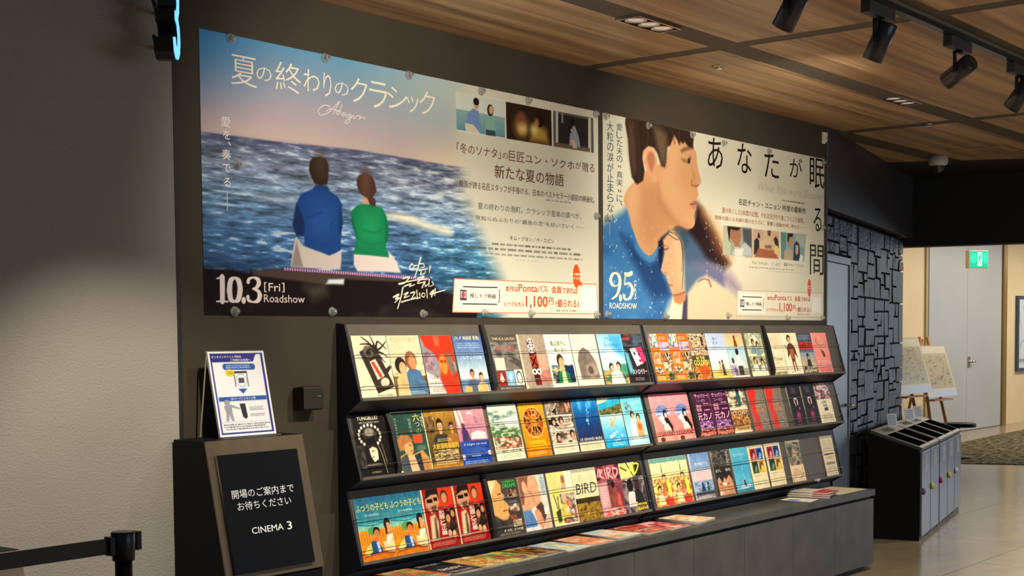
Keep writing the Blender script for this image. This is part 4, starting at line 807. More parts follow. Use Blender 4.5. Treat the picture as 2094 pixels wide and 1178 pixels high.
    c.poly([(0.0883,0.3562),(0.1123,0.3152),(0.1542,0.2518),(0.1969,0.215),(0.2406,0.1679),(0.2741,0.037),(0.3309,0.0369),(0.3522,0.0799),(0.36,0.0999),(0.3658,0.1155),(0.3666,0.1396),(0.3698,0.1778),(0.3768,0.2153),(0.3843,0.248),(0.3835,0.2702),(0.3756,0.28),(0.3689,0.29),(0.3713,0.3115),(0.3744,0.3305),(0.3713,0.3432),(0.3638,0.3592),(0.3634,0.3787),(0.365,0.398),(0.3599,0.4183),(0.3521,0.4365),(0.3572,0.4601),(0.3587,0.4867),(0.3509,0.5072),(0.3365,0.5189),(0.3153,0.5158),(0.2849,0.5065),(0.2624,0.5286),(0.2254,0.5759),(0.1963,0.645),(0.1694,0.6758),(0.1359,0.6374),(0.1084,0.5489),(0.0914,0.4601),(0.0746,0.4129)], sk, .006, 1., 3)
    c.poly([(0.14,0.3145),(0.1968,0.2989),(0.2147,0.3798),(0.2476,0.45),(0.2849,0.5065),(0.255,0.5296),(0.2181,0.5862),(0.1819,0.6559),(0.1465,0.5762),(0.1363,0.4393)], 'b57f56', .10, .55)
    c.poly([(0.204,0.3022),(0.2184,0.3792),(0.2551,0.4488),(0.2925,0.4959),(0.3307,0.5099),(0.3077,0.5178),(0.2774,0.5075),(0.2403,0.4605),(0.2111,0.4086)], 'a8744e', .06, .6)
    c.poly([(0.2406,0.1679),(0.2778,0.0503),(0.3042,0.0867),(0.2927,0.1753),(0.2851,0.2723),(0.3154,0.3626),(0.2775,0.4168),(0.2403,0.3755),(0.2185,0.2853)], 'dfb184', .12, .6)
    c.poly([(0.0883,0.3562),(0.1192,0.3276),(0.1364,0.3933),(0.1223,0.4874),(0.105,0.531),(0.0881,0.4379)], 'd9ab84', .06, .5)
    # features
    c.poly([(0.2985,0.1119),(0.3156,0.0935),(0.3503,0.078),(0.3526,0.0885),(0.3309,0.0985),(0.3022,0.1206)], '5d3f30', .02, .9)
    c.poly([(0.3022,0.1541),(0.3251,0.1585),(0.3394,0.1312),(0.3425,0.145),(0.3355,0.1717),(0.3251,0.1706),(0.3098,0.1667)], '6b4a38', .02, .8).ell(*([(0.3332,0.1592)])[0], .004, .014, '2a1c18', .01)
    c.poly([(0.3425,0.1837),(0.3502,0.2402),(0.3444,0.2801),(0.3658,0.2906),(0.3717,0.2773),(0.3541,0.2685),(0.36,0.2285)], 'b17a55', .03, .6).stroke([(0.3444,0.2607),(0.3444,0.2849),(0.3619,0.2874),(0.3737,0.2794)], .006, '8f5a40', .012)
    c.poly([(0.3377,0.3868),(0.3541,0.3657),(0.365,0.3638),(0.3634,0.3777),(0.3502,0.3867)], 'b96a5a', .01).poly([(0.3385,0.3886),(0.3634,0.3787),(0.3646,0.399),(0.354,0.4119),(0.3443,0.4013)], 'c47c68', .01).stroke([(0.3377,0.3878),(0.3502,0.3858),(0.3634,0.3777)], .005, '7a3f38', .008)
    # hair
    hr = '33241f'
    c.poly([(0.084,-0.0067),(0.0891,-0.0149),(0.19,-0.011),(0.2704,-0.0023),(0.331,-0.0016),(0.3549,0.0115),(0.3503,0.0852),(0.3309,0.085),(0.3156,0.0623),(0.308,0.0762),(0.2985,0.0642),(0.2928,0.0847),(0.2845,0.0605),(0.2722,0.0399),(0.2554,0.0984),(0.2436,0.106),(0.2387,0.1872),(0.2339,0.2141),(0.2204,0.2099),(0.2042,0.1481),(0.1898,0.1236),(0.1685,0.1217),(0.1491,0.1517),(0.1465,0.189),(0.1542,0.2472),(0.1488,0.299),(0.1261,0.3226),(0.1175,0.3142),(0.1055,0.2892),(0.0961,0.2004),(0.0922,0.1062),(0.0855,0.0627),(0.0815,0.0277)], hr, .012)
    c.poly([(0.19,0.0122),(0.2188,0.0231),(0.2407,0.0456),(0.2443,0.1011),(0.235,0.2021),(0.2204,0.2006),(0.2078,0.1379),(0.1971,0.0753)], '6d5b42', .05, .85).poly([(0.089,0.0076),(0.1129,0.0147),(0.1196,0.1221),(0.1227,0.2583),(0.1089,0.2794),(0.0955,0.1733)], '5d463a', .05, .7)
    for pl in ([(0.1232,0.0073),(0.1334,0.1279),(0.1366,0.2922)], [(0.1546,0.0033),(0.1686,0.064),(0.1614,0.1211)], [(0.2555,0.0088),(0.2666,0.0389),(0.274,0.0797)], [(0.2929,0.0132),(0.2928,0.0513),(0.2966,0.079)]): c.stroke(pl, .006, '4d382c', .02, .7)
    # ear
    c.poly([(0.1472,0.1889),(0.1508,0.1513),(0.1685,0.125),(0.1898,0.1282),(0.2006,0.1629),(0.2041,0.2134),(0.1968,0.243),(0.2047,0.2787),(0.1996,0.303),(0.186,0.2963),(0.1754,0.266),(0.1612,0.2411)], 'd89f78', .01, 1., 3).poly([(0.1631,0.1761),(0.1755,0.1455),(0.1916,0.1557),(0.1933,0.1971),(0.1825,0.2459),(0.1719,0.2204)], 'a5664c', .03, .8, 3).stroke([(0.1543,0.1873),(0.1649,0.148),(0.1827,0.1346),(0.197,0.1591)], .01, 'e5b48c', .015)
    # woman below, eyes closed
    c.poly([(0.2431,0.5575),(0.2684,0.5404),(0.288,0.5644),(0.3019,0.6004),(0.3066,0.6755),(0.3046,0.7766),(0.3137,0.8519),(0.3165,0.8974),(0.2957,0.9209),(0.274,0.9115),(0.2661,0.8742),(0.2533,0.8299),(0.2564,0.8247),(0.2429,0.8006),(0.2468,0.7755),(0.2429,0.7668),(0.2256,0.7646),(0.2172,0.7455),(0.2257,0.7028),(0.2342,0.6526),(0.2258,0.6336),(0.222,0.5946)], 'd9a57e', .008)
    c.poly([(0.2684,0.5443),(0.288,0.5669),(0.3019,0.6004),(0.3066,0.6755),(0.3046,0.7766),(0.2918,0.8076),(0.2801,0.678)], 'e8bd96', .08, .7).poly([(0.2681,0.8742),(0.3137,0.8519),(0.3165,0.8974),(0.2957,0.9209),(0.274,0.9115)], 'c98458', .02)
    c.stroke([(0.2258,0.6336),(0.2353,0.6386),(0.2481,0.6288)], .006, '4a302a', .01); c.stroke([(0.2239,0.6215),(0.2354,0.6178),(0.245,0.6242)], .004, '8a6048', .01); c.stroke([(0.2487,0.8252),(0.2584,0.8221),(0.2642,0.8243)], .008, 'b5604e', .01); c.stroke([(0.2256,0.7621),(0.2352,0.7565),(0.2441,0.7633)], .005, 'a8704e', .01)
    c.stroke([(0.2681,0.8742),(0.2918,0.8681),(0.3137,0.857)], .006, '8a4f34', .01)
    for pl in ([(0.2451,0.5523),(0.2684,0.5743),(0.288,0.5819)], [(0.2528,0.5463),(0.2802,0.5579),(0.3039,0.6153),(0.3038,0.7464)], [(0.2999,0.5956),(0.3098,0.7055),(0.3037,0.8372)]): c.stroke(pl, .004, '4a3028', .006)
    c.poly([(0.2068,0.6013),(0.222,0.5749),(0.2528,0.5389),(0.2451,0.5572),(0.2258,0.5892),(0.2296,0.6332),(0.2219,0.6933),(0.2142,0.7432),(0.2104,0.6845)], '1d1c34', .02)
    # spray
    rg = random.Random(3)
    for _ in range(150):
        u, v = rg.uniform(0.0, .27), rg.uniform(.5, 1); r = rg.uniform(.0012, .004)
        if rg.random() < .35+v*.5: c.ell(u, v, r/c.A*1.2, r*1.6, 'd4e4f0', .006, rg.uniform(.3, .9))
    for _ in range(50):
        u, v = rg.uniform(.4, .52), rg.uniform(.42, .8); c.ell(u, v, .0015, .004, 'e8d8c0', .006, .7)
    # stills
    def rectq(q, col): c.poly(q, col)
    def lerp(q, a, b): return tuple((1-b)*((1-a)*q[0][i]+a*q[1][i])+b*((1-a)*q[3][i]+a*q[2][i]) for i in (0, 1))
    Q = [[(0.4842,0.4808),(0.6174,0.4808),(0.6198,0.6391),(0.4822,0.642)], [(0.6218,0.4813),(0.7561,0.4786),(0.7575,0.6395),(0.6234,0.6398)], [(0.7627,0.4804),(0.8976,0.4798),(0.8892,0.6429),(0.766,0.6387)]]
    def quad(q, pts, col, soft=None): c.poly([lerp(q, *p) for p in pts], col, soft)
    q = Q[0]; c.poly(q, '8f9a86'); quad(q, [(0, 0), (.3, 0), (.25, 1), (0, 1)], 'a9ad96', .01); quad(q, [(.66, 0), (1, 0), (1, 1), (.75, 1)], '4a4f52', .02)
    quad(q, [(.15, .1), (.3, 0), (.6, 0), (.62, .3), (.55, .6), (.66, .75), (.45, .8), (.36, .55), (.22, .4)], '9a6a50', .01); quad(q, [(.13, .0), (.62, 0), (.5, .12), (.24, .1), (.22, .5), (.3, .56), (.2, .5)], '2a1f1c', .008); quad(q, [(.28, 1), (.42, .68), (.6, .7), (.75, .5), (.98, .7), (1, 1)], 'a9b2b2', .01); quad(q, [(.4, .78), (.7, .72), (.66, 1), (.4, 1)], 'd2d0c2', .01)
    q = Q[1]; c.poly(q, 'c4a586'); quad(q, [(0, .45), (.15, .45), (.4, .35), (.4, 0), (.0, 0)], 'b89a82', .01); quad(q, [(.04, .9), (.06, .4), (.16, .3), (.24, .4), (.24, .7), (.2, .9)], '2b2a30', .006); quad(q, [(.18, .3), (.2, .1), (.26, .15), (.28, .3)], '332420', .006); quad(q, [(.55, .0), (.68, .0), (.66, .2), (.56, .18)], '5a4438', .006)
    quad(q, [(.06, 1), (.2, .68), (.8, .7), (.96, 1)], '9a5a3c', .01); quad(q, [(.45, .55), (.7, .52), (.7, .66), (.45, .64)], '6f6450', .01); quad(q, [(.78, .3), (.86, .18), (.95, .3), (.98, .6), (.84, .5)], '3a2620', .006); quad(q, [(.8, .8), (.84, .5), (.95, .55), (.96, .85)], 'd9b778', .006)
    q = Q[2]; c.poly(q, '7d98a0'); quad(q, [(.0, 0), (.2, 0), (.2, 1), (0, 1)], '5d7f80', .01); quad(q, [(.55, 0), (1, 0), (1, .5), (.6, .4)], 'a8b0a8', .02); quad(q, [(.12, 1), (.14, .68), (.34, .56), (.5, .7), (.5, 1)], 'b09a80', .008); quad(q, [(.28, .4), (.3, .05), (.46, .02), (.5, .3), (.44, .52), (.36, .55)], 'b07f60', .006); quad(q, [(.26, .3), (.28, .02), (.48, .0), (.48, .12), (.34, .16), (.32, .36)], '2e2220', .006); quad(q, [(.52, 1), (.54, .4), (.64, .26), (.76, .4), (.82, 1)], '26304c', .008); quad(q, [(.6, .72), (.6, .42), (.72, .42), (.72, .72), (.66, .8)], 'c49a80', .006); quad(q, [(.76, 1), (.82, .75), (.95, .8), (.94, 1)], 'd8dcd8', .008)
    # ticket banner
    bq = [(0.5492,0.8339),(0.9964,0.8286),(0.997,0.982),(0.5451,0.9799)]; c.poly(bq, 'a58f78').poly([(bq[0][0]+.0013, bq[0][1]+.003), (bq[1][0]-.0013, bq[1][1]+.003), (bq[2][0]-.0013, bq[2][1]-.003), (bq[3][0]+.0013, bq[3][1]-.003)], 'dfd8c4')
    c.poly([(0.5579,0.8489),(0.6834,0.85),(0.6837,0.9629),(0.5528,0.9623)], 'e9e5d6')
    for pl in ([(0.574,0.8688),(0.6291,0.8697),(0.6675,0.8692)], [(0.6766,0.8767),(0.6767,0.9058),(0.6744,0.935)], [(0.6653,0.9432),(0.6203,0.9432),(0.5728,0.9433)]): c.stroke(pl, .0055, '3b3a40', k=3)
    c.poly([(0.5631,0.8847),(0.5823,0.8861),(0.5823,0.9286),(0.5623,0.927)], '44466a').poly([(0.5662,0.8918),(0.5792,0.8929),(0.5793,0.9193),(0.5658,0.9177)], 'dfdfe6').ell(*([(0.5723,0.9051)])[0], .0035, .014, 'a0708a')
    c.ell(*([(0.9186,0.8003)])[0], .0125, .062, 'e9dccb').ell(*([(0.9186,0.8003)])[0], .0112, .056, 'c4543c').lines(0.9008,0.7863,0.9375,0.8104, 2, 'f2e2d2', 2)
    c.poly([(0.9357,0.8555),(0.9834,0.8563),(0.9827,0.9556),(0.936,0.9525)], 'e8e8e2')
    # numerals 9.5
    num = 'f3ead0'
    for pl, ws in (([(0.0423,0.7731),(0.0319,0.7856),(0.0263,0.8095),(0.0318,0.8303),(0.0429,0.8391)], [.006, .02, .024, .02, .006]), ([(0.0423,0.7731),(0.0552,0.784),(0.0604,0.812),(0.0575,0.8501),(0.048,0.8837),(0.0306,0.9033)], [.006, .02, .026, .024, .016, .006]), ([(0.0429,0.8391),(0.0516,0.8339),(0.0562,0.8241)], [.006, .006]),
                   ([(0.0799,0.7765),(0.0906,0.7791),(0.1032,0.771)], [.018, .022, .024]), ([(0.0806,0.7765),(0.0788,0.8061),(0.078,0.83)], .008), ([(0.078,0.83),(0.0923,0.822),(0.1037,0.8381),(0.1066,0.862),(0.0993,0.8911),(0.0868,0.9035),(0.0772,0.8991),(0.0758,0.8873)], [.006, .014, .022, .026, .02, .008, .014, .02])):
        c.stroke(pl, ws, num, k=6)
    c.ell(*([(0.0623,0.8964)])[0], .0055, .018, num)
    c.text('ROADSHOW', 0.0218,0.9213,0.1227,0.9503, num, .014)
    for i, ch in enumerate('FRI'): c.text(ch, *( (0.1131,0.8232,0.1225,0.8429), (0.1131,0.8463,0.1225,0.8669), (0.1159,0.8701,0.1195,0.8893) )[i], num, .0)
    c.stroke([(0.1139,0.8145),(0.1175,0.8075),(0.1218,0.813)], .004, num); c.stroke([(0.1137,0.8929),(0.1173,0.9),(0.1217,0.894)], .004, num)
    # vertical copy
    tx = '3c5a6c'
    ca = [(0.0494,0.0342),(0.0711,0.4632)]; cb = [(0.0152,0.0347),(0.0382,0.5312)]
    c.vtext('愛した夫の”真実“に、', ca[0][0], ca[0][1], ca[1][0], ca[1][1], tx, .0)
    c.vtext('大粒の涙が止まらない', cb[0][0], cb[0][1], cb[1][0], cb[1][1], tx, .0)
    c.rect(0.0229,0.5102,0.0249,0.5894, '8a9aa0')
    for ch, bx in (('あ', (0.4139,0.0095,0.4813,0.1769)), ('な', (0.5484,0.0084,0.6161,0.1749)), ('た', (0.6791,0.0090,0.7529,0.1737)), ('が', (0.8090,0.0279,0.8759,0.1459)), ('眠', (0.9177,0.0042,0.9999,0.1884)), ('る', (0.9407,0.3076,0.9852,0.4522)), ('間', (0.9205,0.5338,0.9981,0.7195))): c.text(ch, *bx, '1d1a16', .0)
    c.text('While You were Sleeping', 0.6492,0.2087,0.9944,0.2735, 'b3b096', -.012, .35)
    c.text('名匠チャン・ユニョン 待望の最新作', 0.5541,0.3190,0.8958,0.3549, '3c3a34', .018)
    c.text('妻の失くした2年間の記憶。それは夫が守り抜こうとした秘密。', 0.4783,0.3805,0.8874,0.4118, 'a5644e', .008).text('想像を超える夫婦の愛の在り方に、衝撃と感動が押し寄せる──', 0.4458,0.4275,0.8933,0.4516, 'a5644e', .008)
    c.lines(0.7607,0.2858,0.8967,0.2998, 1, '55524a', 5, .6)
    c.text('チュ・ジャヒョン', 0.6199,0.6625,0.6977,0.6819, '4d4a42').text('イ・ムセン', 0.7177,0.6601,0.7632,0.6808, '4d4a42').text('監督 チャン・ユニョン', 0.7804,0.6587,0.8872,0.6785, '4d4a42')
    c.lines(0.6014,0.6942,0.8619,0.7044, 1, '77746a', 4, .6).lines(0.6809,0.7124,0.8894,0.7176, 1, '8a877c', 5, .5)
    rd = 'bb4c36'
    c.text('推しトク映画', 0.5915,0.8976,0.6662,0.9188, '3f3c38', .012)
    c.text('本作は', 0.6950,0.8617,0.7307,0.8852, rd, .02).text('Ponta', 0.7335,0.8514,0.7925,0.8829, rd, .02).text('パス', 0.7939,0.8559,0.8231,0.8836, rd, .02).text('会員', 0.8378,0.8540,0.8689,0.8858, rd, .025).text('であれば', 0.8724,0.8581,0.9229,0.8838, rd, .02)
    c.text('いつでも大人', 0.6928,0.9297,0.7526,0.9486, rd, .015).text('1,100', 0.7582,0.8985,0.8232,0.9559, rd, .03).text('円', 0.8281,0.9091,0.8414,0.9391, rd, .02).text('で', 0.8454,0.9280,0.8543,0.9469, rd).text('観られる♪', 0.8562,0.9191,0.9257,0.9511, rd, .02).lines(0.8479,0.9591,0.9248,0.9702, 1, '8a6a58', 9, .6)
    return c
def poster(x, cv, w, label):
    t = print_mesh('film_poster', cv, w, 1.03, .0015, POSTER_INK, None, Matrix.Translation((x, -.0012, 1.59)), lift=.0008, edge='b9b5a6')
    return tag(t, label, 'poster')
poster(0.0, poster_sea(), 2.495, 'wide film poster of a couple seated by the sea, left on the dark wall')
poster(2.535, poster_portrait(), 2.473, 'wide film poster with a large man in profile, right on the dark wall')

# clear push pins along the edges of both posters
m_pin = mat('clear_pin_plastic', L3('b9beba'), .06, spec=1.); m_pin.node_tree.nodes['Principled BSDF'].inputs['Alpha'].default_value = .38; m_pin2 = mat('pin_steel', (.7, .7, .68), .2, 1.)
PINS = [('seaside', 'top', [(0.145, 2.606), (0.622, 2.606), (1.106, 2.607), (1.581, 2.602), (1.923, 2.602), (2.47, 2.606)]), ('seaside', 'left', [(0.166, 2.146)]), ('seaside', 'right', [(2.474, 2.101)]),
        ('seaside', 'bottom', [(0.139, 1.604), (0.639, 1.607), (1.178, 1.603), (1.592, 1.610), (1.935, 1.611), (2.471, 1.608)]),
        ('portrait', 'top', [(2.559, 2.605), (2.949, 2.602), (3.385, 2.600), (3.73, 2.590), (4.262, 2.595), (4.985, 2.595)]), ('portrait', 'left', [(2.564, 2.094)]), ('portrait', 'right', [(4.982, 2.182)]),
        ('portrait', 'bottom', [(2.565, 1.611), (3.118, 1.604), (3.782, 1.614), (4.505, 1.604), (4.982, 1.607)])]
ORD = ['first', 'second', 'third', 'fourth', 'fifth', 'sixth']
pin0 = None
for who, side, pts in PINS:
    for i, (x, z) in enumerate(pts):
        lb = 'clear push pin, %s from the left along the %s edge of the %s poster' % (ORD[i], side, who) if len(pts) > 1 else 'clear push pin halfway up the %s edge of the %s poster' % (side, who)
        if pin0 is None:
            pin0 = thing('push_pin', lb, 'pin', (x, -.0036, z), 0, 'clear push pins holding the posters')
            q = MB(); q.lathe([(0, -.0005), (.019, 0), (.0195, .003), (.012, .006), (.009, .014), (.012, .02), (0, .021)], (0, 0, 0), (0, -1, 0), 20); q.build('head', m_pin, pin0)
            q = MB(); q.lathe([(0, .0212), (.0055, .0212), (.005, .023), (0, .0235)], (0, 0, 0), (0, -1, 0), 12); q.build('steel_tip', m_pin2, pin0)
        else:
            n = pin0.copy(); COL.objects.link(n); n.location = (x, -.0036, z); n['label'] = lb
            for ch in list(pin0.children):
                k = ch.copy(); COL.objects.link(k); k.parent = n
# ------------------------------------------------------------------ leaflets in the racks
GROUP = ['leaflets on the top tier', 'leaflets on the middle tier', 'leaflets on the bottom tier']
def C(bg='efe6d0'): return Canvas(78, 102, .778, bg)
SK, SK2, HB, HK = 'd9a982', 'c08a62', '4a3226', '241b18'
def bars(c, v0, v1, n, col, al=.8): return c.lines(.06, v0, .94, v1, n, col, int(v0*100), .5, al)
def a1():   # video tape cover
    c = C('eadbbd'); c.poly([(.16, .26), (.62, .14), (1.0, .84), (.48, .94)], '3a302a'); c.ell(.42, .26, .15, .10, '6a5f56', .03).ell(.42, .28, .07, .05, '2a2320')
    c.poly([(.40, .42), (.58, .38), (.76, .66), (.54, .72)], 'f0c9b4').poly([(.44, .44), (.52, .42), (.70, .67), (.62, .69)], 'c8453a'); c.ell(.74, .76, .13, .07, 'd9ccb2', rot=-.2)
    for e in (((.62, .22), (.45, .10), (.28, .02)), ((.62, .22), (.46, .14), (.22, .14)), ((.64, .2), (.6, .1), (.55, .0)), ((.66, .22), (.74, .10), (.95, .22)), ((.66, .24), (.8, .2), (.98, .10)), ((.66, .28), (.75, .36), (.85, .44)), ((.6, .28), (.48, .22), (.38, .26)), ((.66, .26), (.84, .30), (.96, .36))): c.stroke(e, [.045, .015], '2b2420')
    c.poly([(.82, .55), (.98, .48), (1, .53), (.86, .62)], '3a302a')
    return c.text("Kim's VIDEO", .46, .955, .94, .985, '4a3a2c', .01)
def a2():
    c = C('dccaa8'); bars(c, .03, .12, 3, '9a8a6c', .5); c.text('私たちの恋文', .1, .17, .9, .25, 'efe6d2', .01).photo(0, .44, 1, .68, ['cdbd94', 'e6dab4', 'b0a47c'], 6, 4).photo(0, .68, 1, 1, ['5a4630', '8a6a3e', '3c3020'], 6, 5)
    c.poly([(.05, 1), (.1, .72), (.3, .6), (.5, .62), (.5, 1)], 'e0b27e').poly([(.42, 1), (.42, .62), (.6, .52), (.85, .6), (.98, .82), (.98, 1)], '4c7296').ell(.62, .42, .18, .16, '8a5a3c').ell(.66, .45, .12, .12, SK2)
    c.ell(.28, .5, .17, .14, '2a201c').ell(.33, .55, .11, .11, SK); bars(c, .92, .98, 2, 'f2ead6'); return c
def a3():
    c = C('8c8a92'); c.poly([(0, 0), (1, 0), (1, .5), (.8, .35), (.8, .68), (1, .62), (1, 1), (.55, 1), (.42, .74), (.5, .5), (.35, .3), (.12, .2)], 'e23a22'); c.poly([(.42, 0), (.60, 0), (.58, .16), (.46, .2)], 'a8604a', .05).poly([(.72, .3), (.9, .34), (.95, .66), (.78, .7)], '7c6a58')
    c.ell(.6, .5, .13, .17, 'f08a3c', .05).ell(.56, .45, .05, .03, '9a3420', .02).ell(.67, .45, .04, .03, '9a3420', .02); c.poly([(0, .62), (.38, .74), (.5, 1), (0, 1)], 'e9ddd0', .06).photo(0, .28, .3, .6, ['b08a96', '7a6a78', 'c9aab0'], 5, 3)
    c.text('テレビの', .08, .68, .36, .75, '2a2420', .01).text('ハラハ', .10, .78, .36, .84, '2a2420', .01); return c.lines(.08, .88, .5, .97, 3, '5a4a40', 3)
def a4():
    c = C(); c.grad(0, 0, 1, 1, [(0, '3f5c9a'), (.35, '6f8cb4'), (.75, 'cfe0d8'), (.8, '5d7a9c'), (1, '7d94ac')]); c.text('(カ-ド 映画祭 受賞)', .04, .02, .92, .10, 'f0e6a8', .01); bars(c, .13, .24, 3, 'd8e0ea', .6); c.text('ノルウェイの家', .1, .37, .9, .43, 'e6eef2', .01)
    return c.person(.44, .68, .14, SK2, '3c2c24', '54607c').person(.74, .74, .14, SK, '4a3428', 'dcb078').rect(.1, .9, .34, 1, 'd7a463')
def a5():
    c = C('55504a'); c.photo(0, .14, 1, .46, ['4a4744', '8a8680', '6a6560', '3a3836'], 4, 5); c.text('THIS IS A LAUGH', .08, .05, .92, .10, 'd9c9a4', .01); c.text('白い狂気', .2, .2, .85, .30, 'b04a44', .01); c.rect(.04, .42, .4, .64, 'cdc7b4').poly([(.4, .42), (.95, .62), (.95, .64), (.4, .64)], '77726a')
    c.rect(.04, .66, .34, .92, '8d2f2a').rect(.36, .66, .66, .92, '7fb0cc').rect(.68, .64, .98, .92, 'e9e4d4'); c.poly([(.19, .68), (.28, .82), (.19, .86), (.1, .82)], 'e6d2b8').ell(.51, .78, .05, .08, 'd6e6ee').ell(.84, .78, .11, .12, '2a2624').ell(.84, .79, .08, .1, 'efe6d6'); return bars(c, .945, .985, 1, 'b8b0a0')
def a6():
    c = C('9d9080'); c.rect(0, 0, .06, 1, 'c9bda6'); c.rect(.55, .38, .95, .66, 'c49a84').rect(.6, .68, 1, .9, 'b5786a'); c.poly([(.34, .12), (.52, .1), (.6, .3), (.58, .9), (.38, .92), (.34, .5)], '4a221c', .02)
    for v, w in ((.12, .10), (.22, .13), (.30, .12)): c.ell(.46, v, w, .045, 'efe6d8').ell(.42, v, .03, .025, '5a3a30').ell(.52, v, .03, .025, '5a3a30')
    c.poly([(.34, .4), (.60, .36), (.62, .6), (.36, .62)], 'a5432e').stroke([(.38, .44), (.56, .58)], .03, '2a1512').stroke([(.56, .42), (.38, .58)], .03, '2a1512')
    for u in (.42, .58): c.ell(u, .69, .09, .055, 'f0e8da').ell(u, .69, .04, .028, '3a2a24')
    c.rect(.40, .84, .6, .94, '6a2c22'); return c.rect(.05, .94, .1, .98, 'e9d870')
def a7():
    c = C('f2ead2'); c.text('亀は意外に', .2, .12, .84, .22, '3f6a44', .02).text('速く泳ぐ', .3, .25, .8, .33, '3f6a44', .02); bars(c, .03, .07, 1, '8a9a80', .7); c.photo(.08, .58, .95, .92, ['1f4a72', '3a6a94', 'd8c27a', '2a3a5c'], 4, 9); c.rect(.60, .60, .95, .92, '22345c')
    return c.poly([(.26, .93), (.32, .74), (.46, .68), (.6, .68), (.74, .76), (.78, .93)], '2f7a4c').poly([(.42, .93), (.46, .7), (.58, .7), (.62, .93)], 'e6dca0').ell(.47, .50, .14, .13, '4a3428').ell(.5, .55, .1, .11, SK).rect(.45, .62, .56, .72, SK).rect(0, .93, 1, 1, 'efe6cc')
def a8():
    c = C('efe2c4'); bars(c, .04, .07, 1, 'b09a84', .6); c.text('すばらしき日', .24, .10, .74, .145, '9a7a6c'); c.poly([(.16, .86), (.14, .50), (.24, .34), (.44, .25), (.66, .34), (.82, .52), (.90, .86)], '77675e', .02); n = c.field(6, 8, 3); c.poly([(.16, .86), (.14, .50), (.24, .34), (.44, .25), (.66, .34), (.82, .52), (.90, .86)], np.stack([.36+.22*n]*3, -1)*np.array([1.05, .95, .9]), .02, .8)
    return c.ell(.62, .70, .22, .14, '9c8d80', .05).ell(.58, .70, .1, .08, '5a4c46', .04).poly([(.24, .88), (.92, .86), (.92, .9), (.24, .92)], 'dcc4b0')
def a9():
    c = C(); c.grad(0, 0, 1, 1, [(0, '8cc6ea'), (.5, 'b8dcee'), (1, '8ab8b0')]); c.poly([(.45, 0), (1, 0), (1, .5), (.55, .3)], '4aa0dc', .15); c.text('The', .3, .06, .56, .14, '3a7aa8', -.005, .3).text('Summer', .22, .16, .84, .26, '3a7aa8', -.005, .3); c.ell(.42, .5, .2, .16, 'f4eee8', .1).photo(.0, .72, 1, 1, ['8a6a44', 'd8a05c', '3a7a5a', '8a3c34'], 6, 3).poly([(.66, .6), (1, .6), (1, .82), (.7, .8)], '3f8a74', .05)
    return c.ell(.36, .66, .1, .09, '3a2a22').ell(.66, .64, .1, .09, '4a3022').ell(.38, .69, .07, .07, SK).ell(.64, .67, .07, .07, SK).poly([(.26, 1), (.3, .78), (.5, .72), (.72, .76), (.84, 1)], 'efe8c8')
def a10():
    c = C('2a2428'); c.photo(0, 0, 1, .25, ['4a5a6a', '2a2830', 'a8474a'], 4, 3).poly([(.3, .3), (.62, .28), (.86, .6), (.5, .66)], 'eae0dc').poly([(.58, .28), (.9, .26), (1, .55), (.82, .6)], 'd83a6e').ell(.5, .4, .05, .03, '2a1c20').ell(.72, .42, .05, .03, '5a1024').ell(.72, .55, .07, .03, 'b02048').poly([(0, .3), (.2, .4), (.3, .8), (.1, .8)], '5aa8b8', .08)
    return c.text('ストロベリー', .24, .72, .94, .82, 'efe6ec', .01).lines(.3, .88, .8, .95, 2, 'a89aa0', 3)
def a11():
    c = C('e8701e'); c.photo(.02, .0, .42, .28, ['e8dcc0', '3a5a7a', 'f0e8d4', 'd8a03c'], 4, 5).photo(.46, .18, .98, .36, ['6a5a84', 'c8b8c4', '8a7aa0'], 4, 6).photo(.5, .40, 1, .78, ['2a2a34', 'd8c8a8', '4a4a44', 'c8742c'], 4, 7).photo(.05, .70, .42, .84, ['f0e2c8', '3a2c24', 'f4e6cc'], 4, 8).photo(.6, .8, 1, .97, ['d8cc98', '3a3a2c', '8a9a6a'], 4, 9)
    return c.rect(.46, .03, .96, .15, 'e2601c').rect(0, .35, .46, .66, 'e86a14').text('パリ', .08, .38, .42, .50, 'f6ead8', .02).text('13区', .06, .52, .42, .63, 'f6ead8', .02).lines(.5, .05, .9, .13, 2, 'f6dcb8', 3).lines(.05, .88, .52, .97, 3, 'f6dcb8', 4)
def a13():
    c = C('4a4434'); c.photo(0, 0, 1, .48, ['3a3a30', 'd8ccae', '8a5a3c', 'e8dcc0', '4a4a3c'], 7, 3).photo(0, .72, 1, 1, ['d87a24', 'a8481c', 'e8b060', '3a2418'], 6, 4); c.ell(.62, .8, .3, .16, 'c85a20', .06)
    return c.text('IN THE', .24, .50, .74, .57, 'f0dc6a', .03).text('GOLDFISH', .06, .58, .96, .70, 'f0dc6a', .03)
def a14():
    c = C(); c.grad(0, 0, 1, 1, [(0, 'a9b8d4'), (.5, 'c4d2e2'), (.78, 'dde0cc'), (.88, 'c2b86a'), (1, 'd8b048')]); c.text('春の', .34, .08, .6, .16, '5a78a8').text('ボタン', .3, .18, .74, .26, '5a78a8'); c.lines(.26, .29, .78, .33, 1, '5a78a8', 2)
    return c.poly([(.40, .92), (.42, .72), (.5, .66), (.54, .92)], 'c89a5a').ell(.47, .65, .035, .035, HB).poly([(.54, .94), (.56, .70), (.66, .66), (.72, .94)], '54463c').ell(.61, .63, .04, .04, HK).lines(.05, .955, .9, .985, 1, 'f4ecd0', 5)
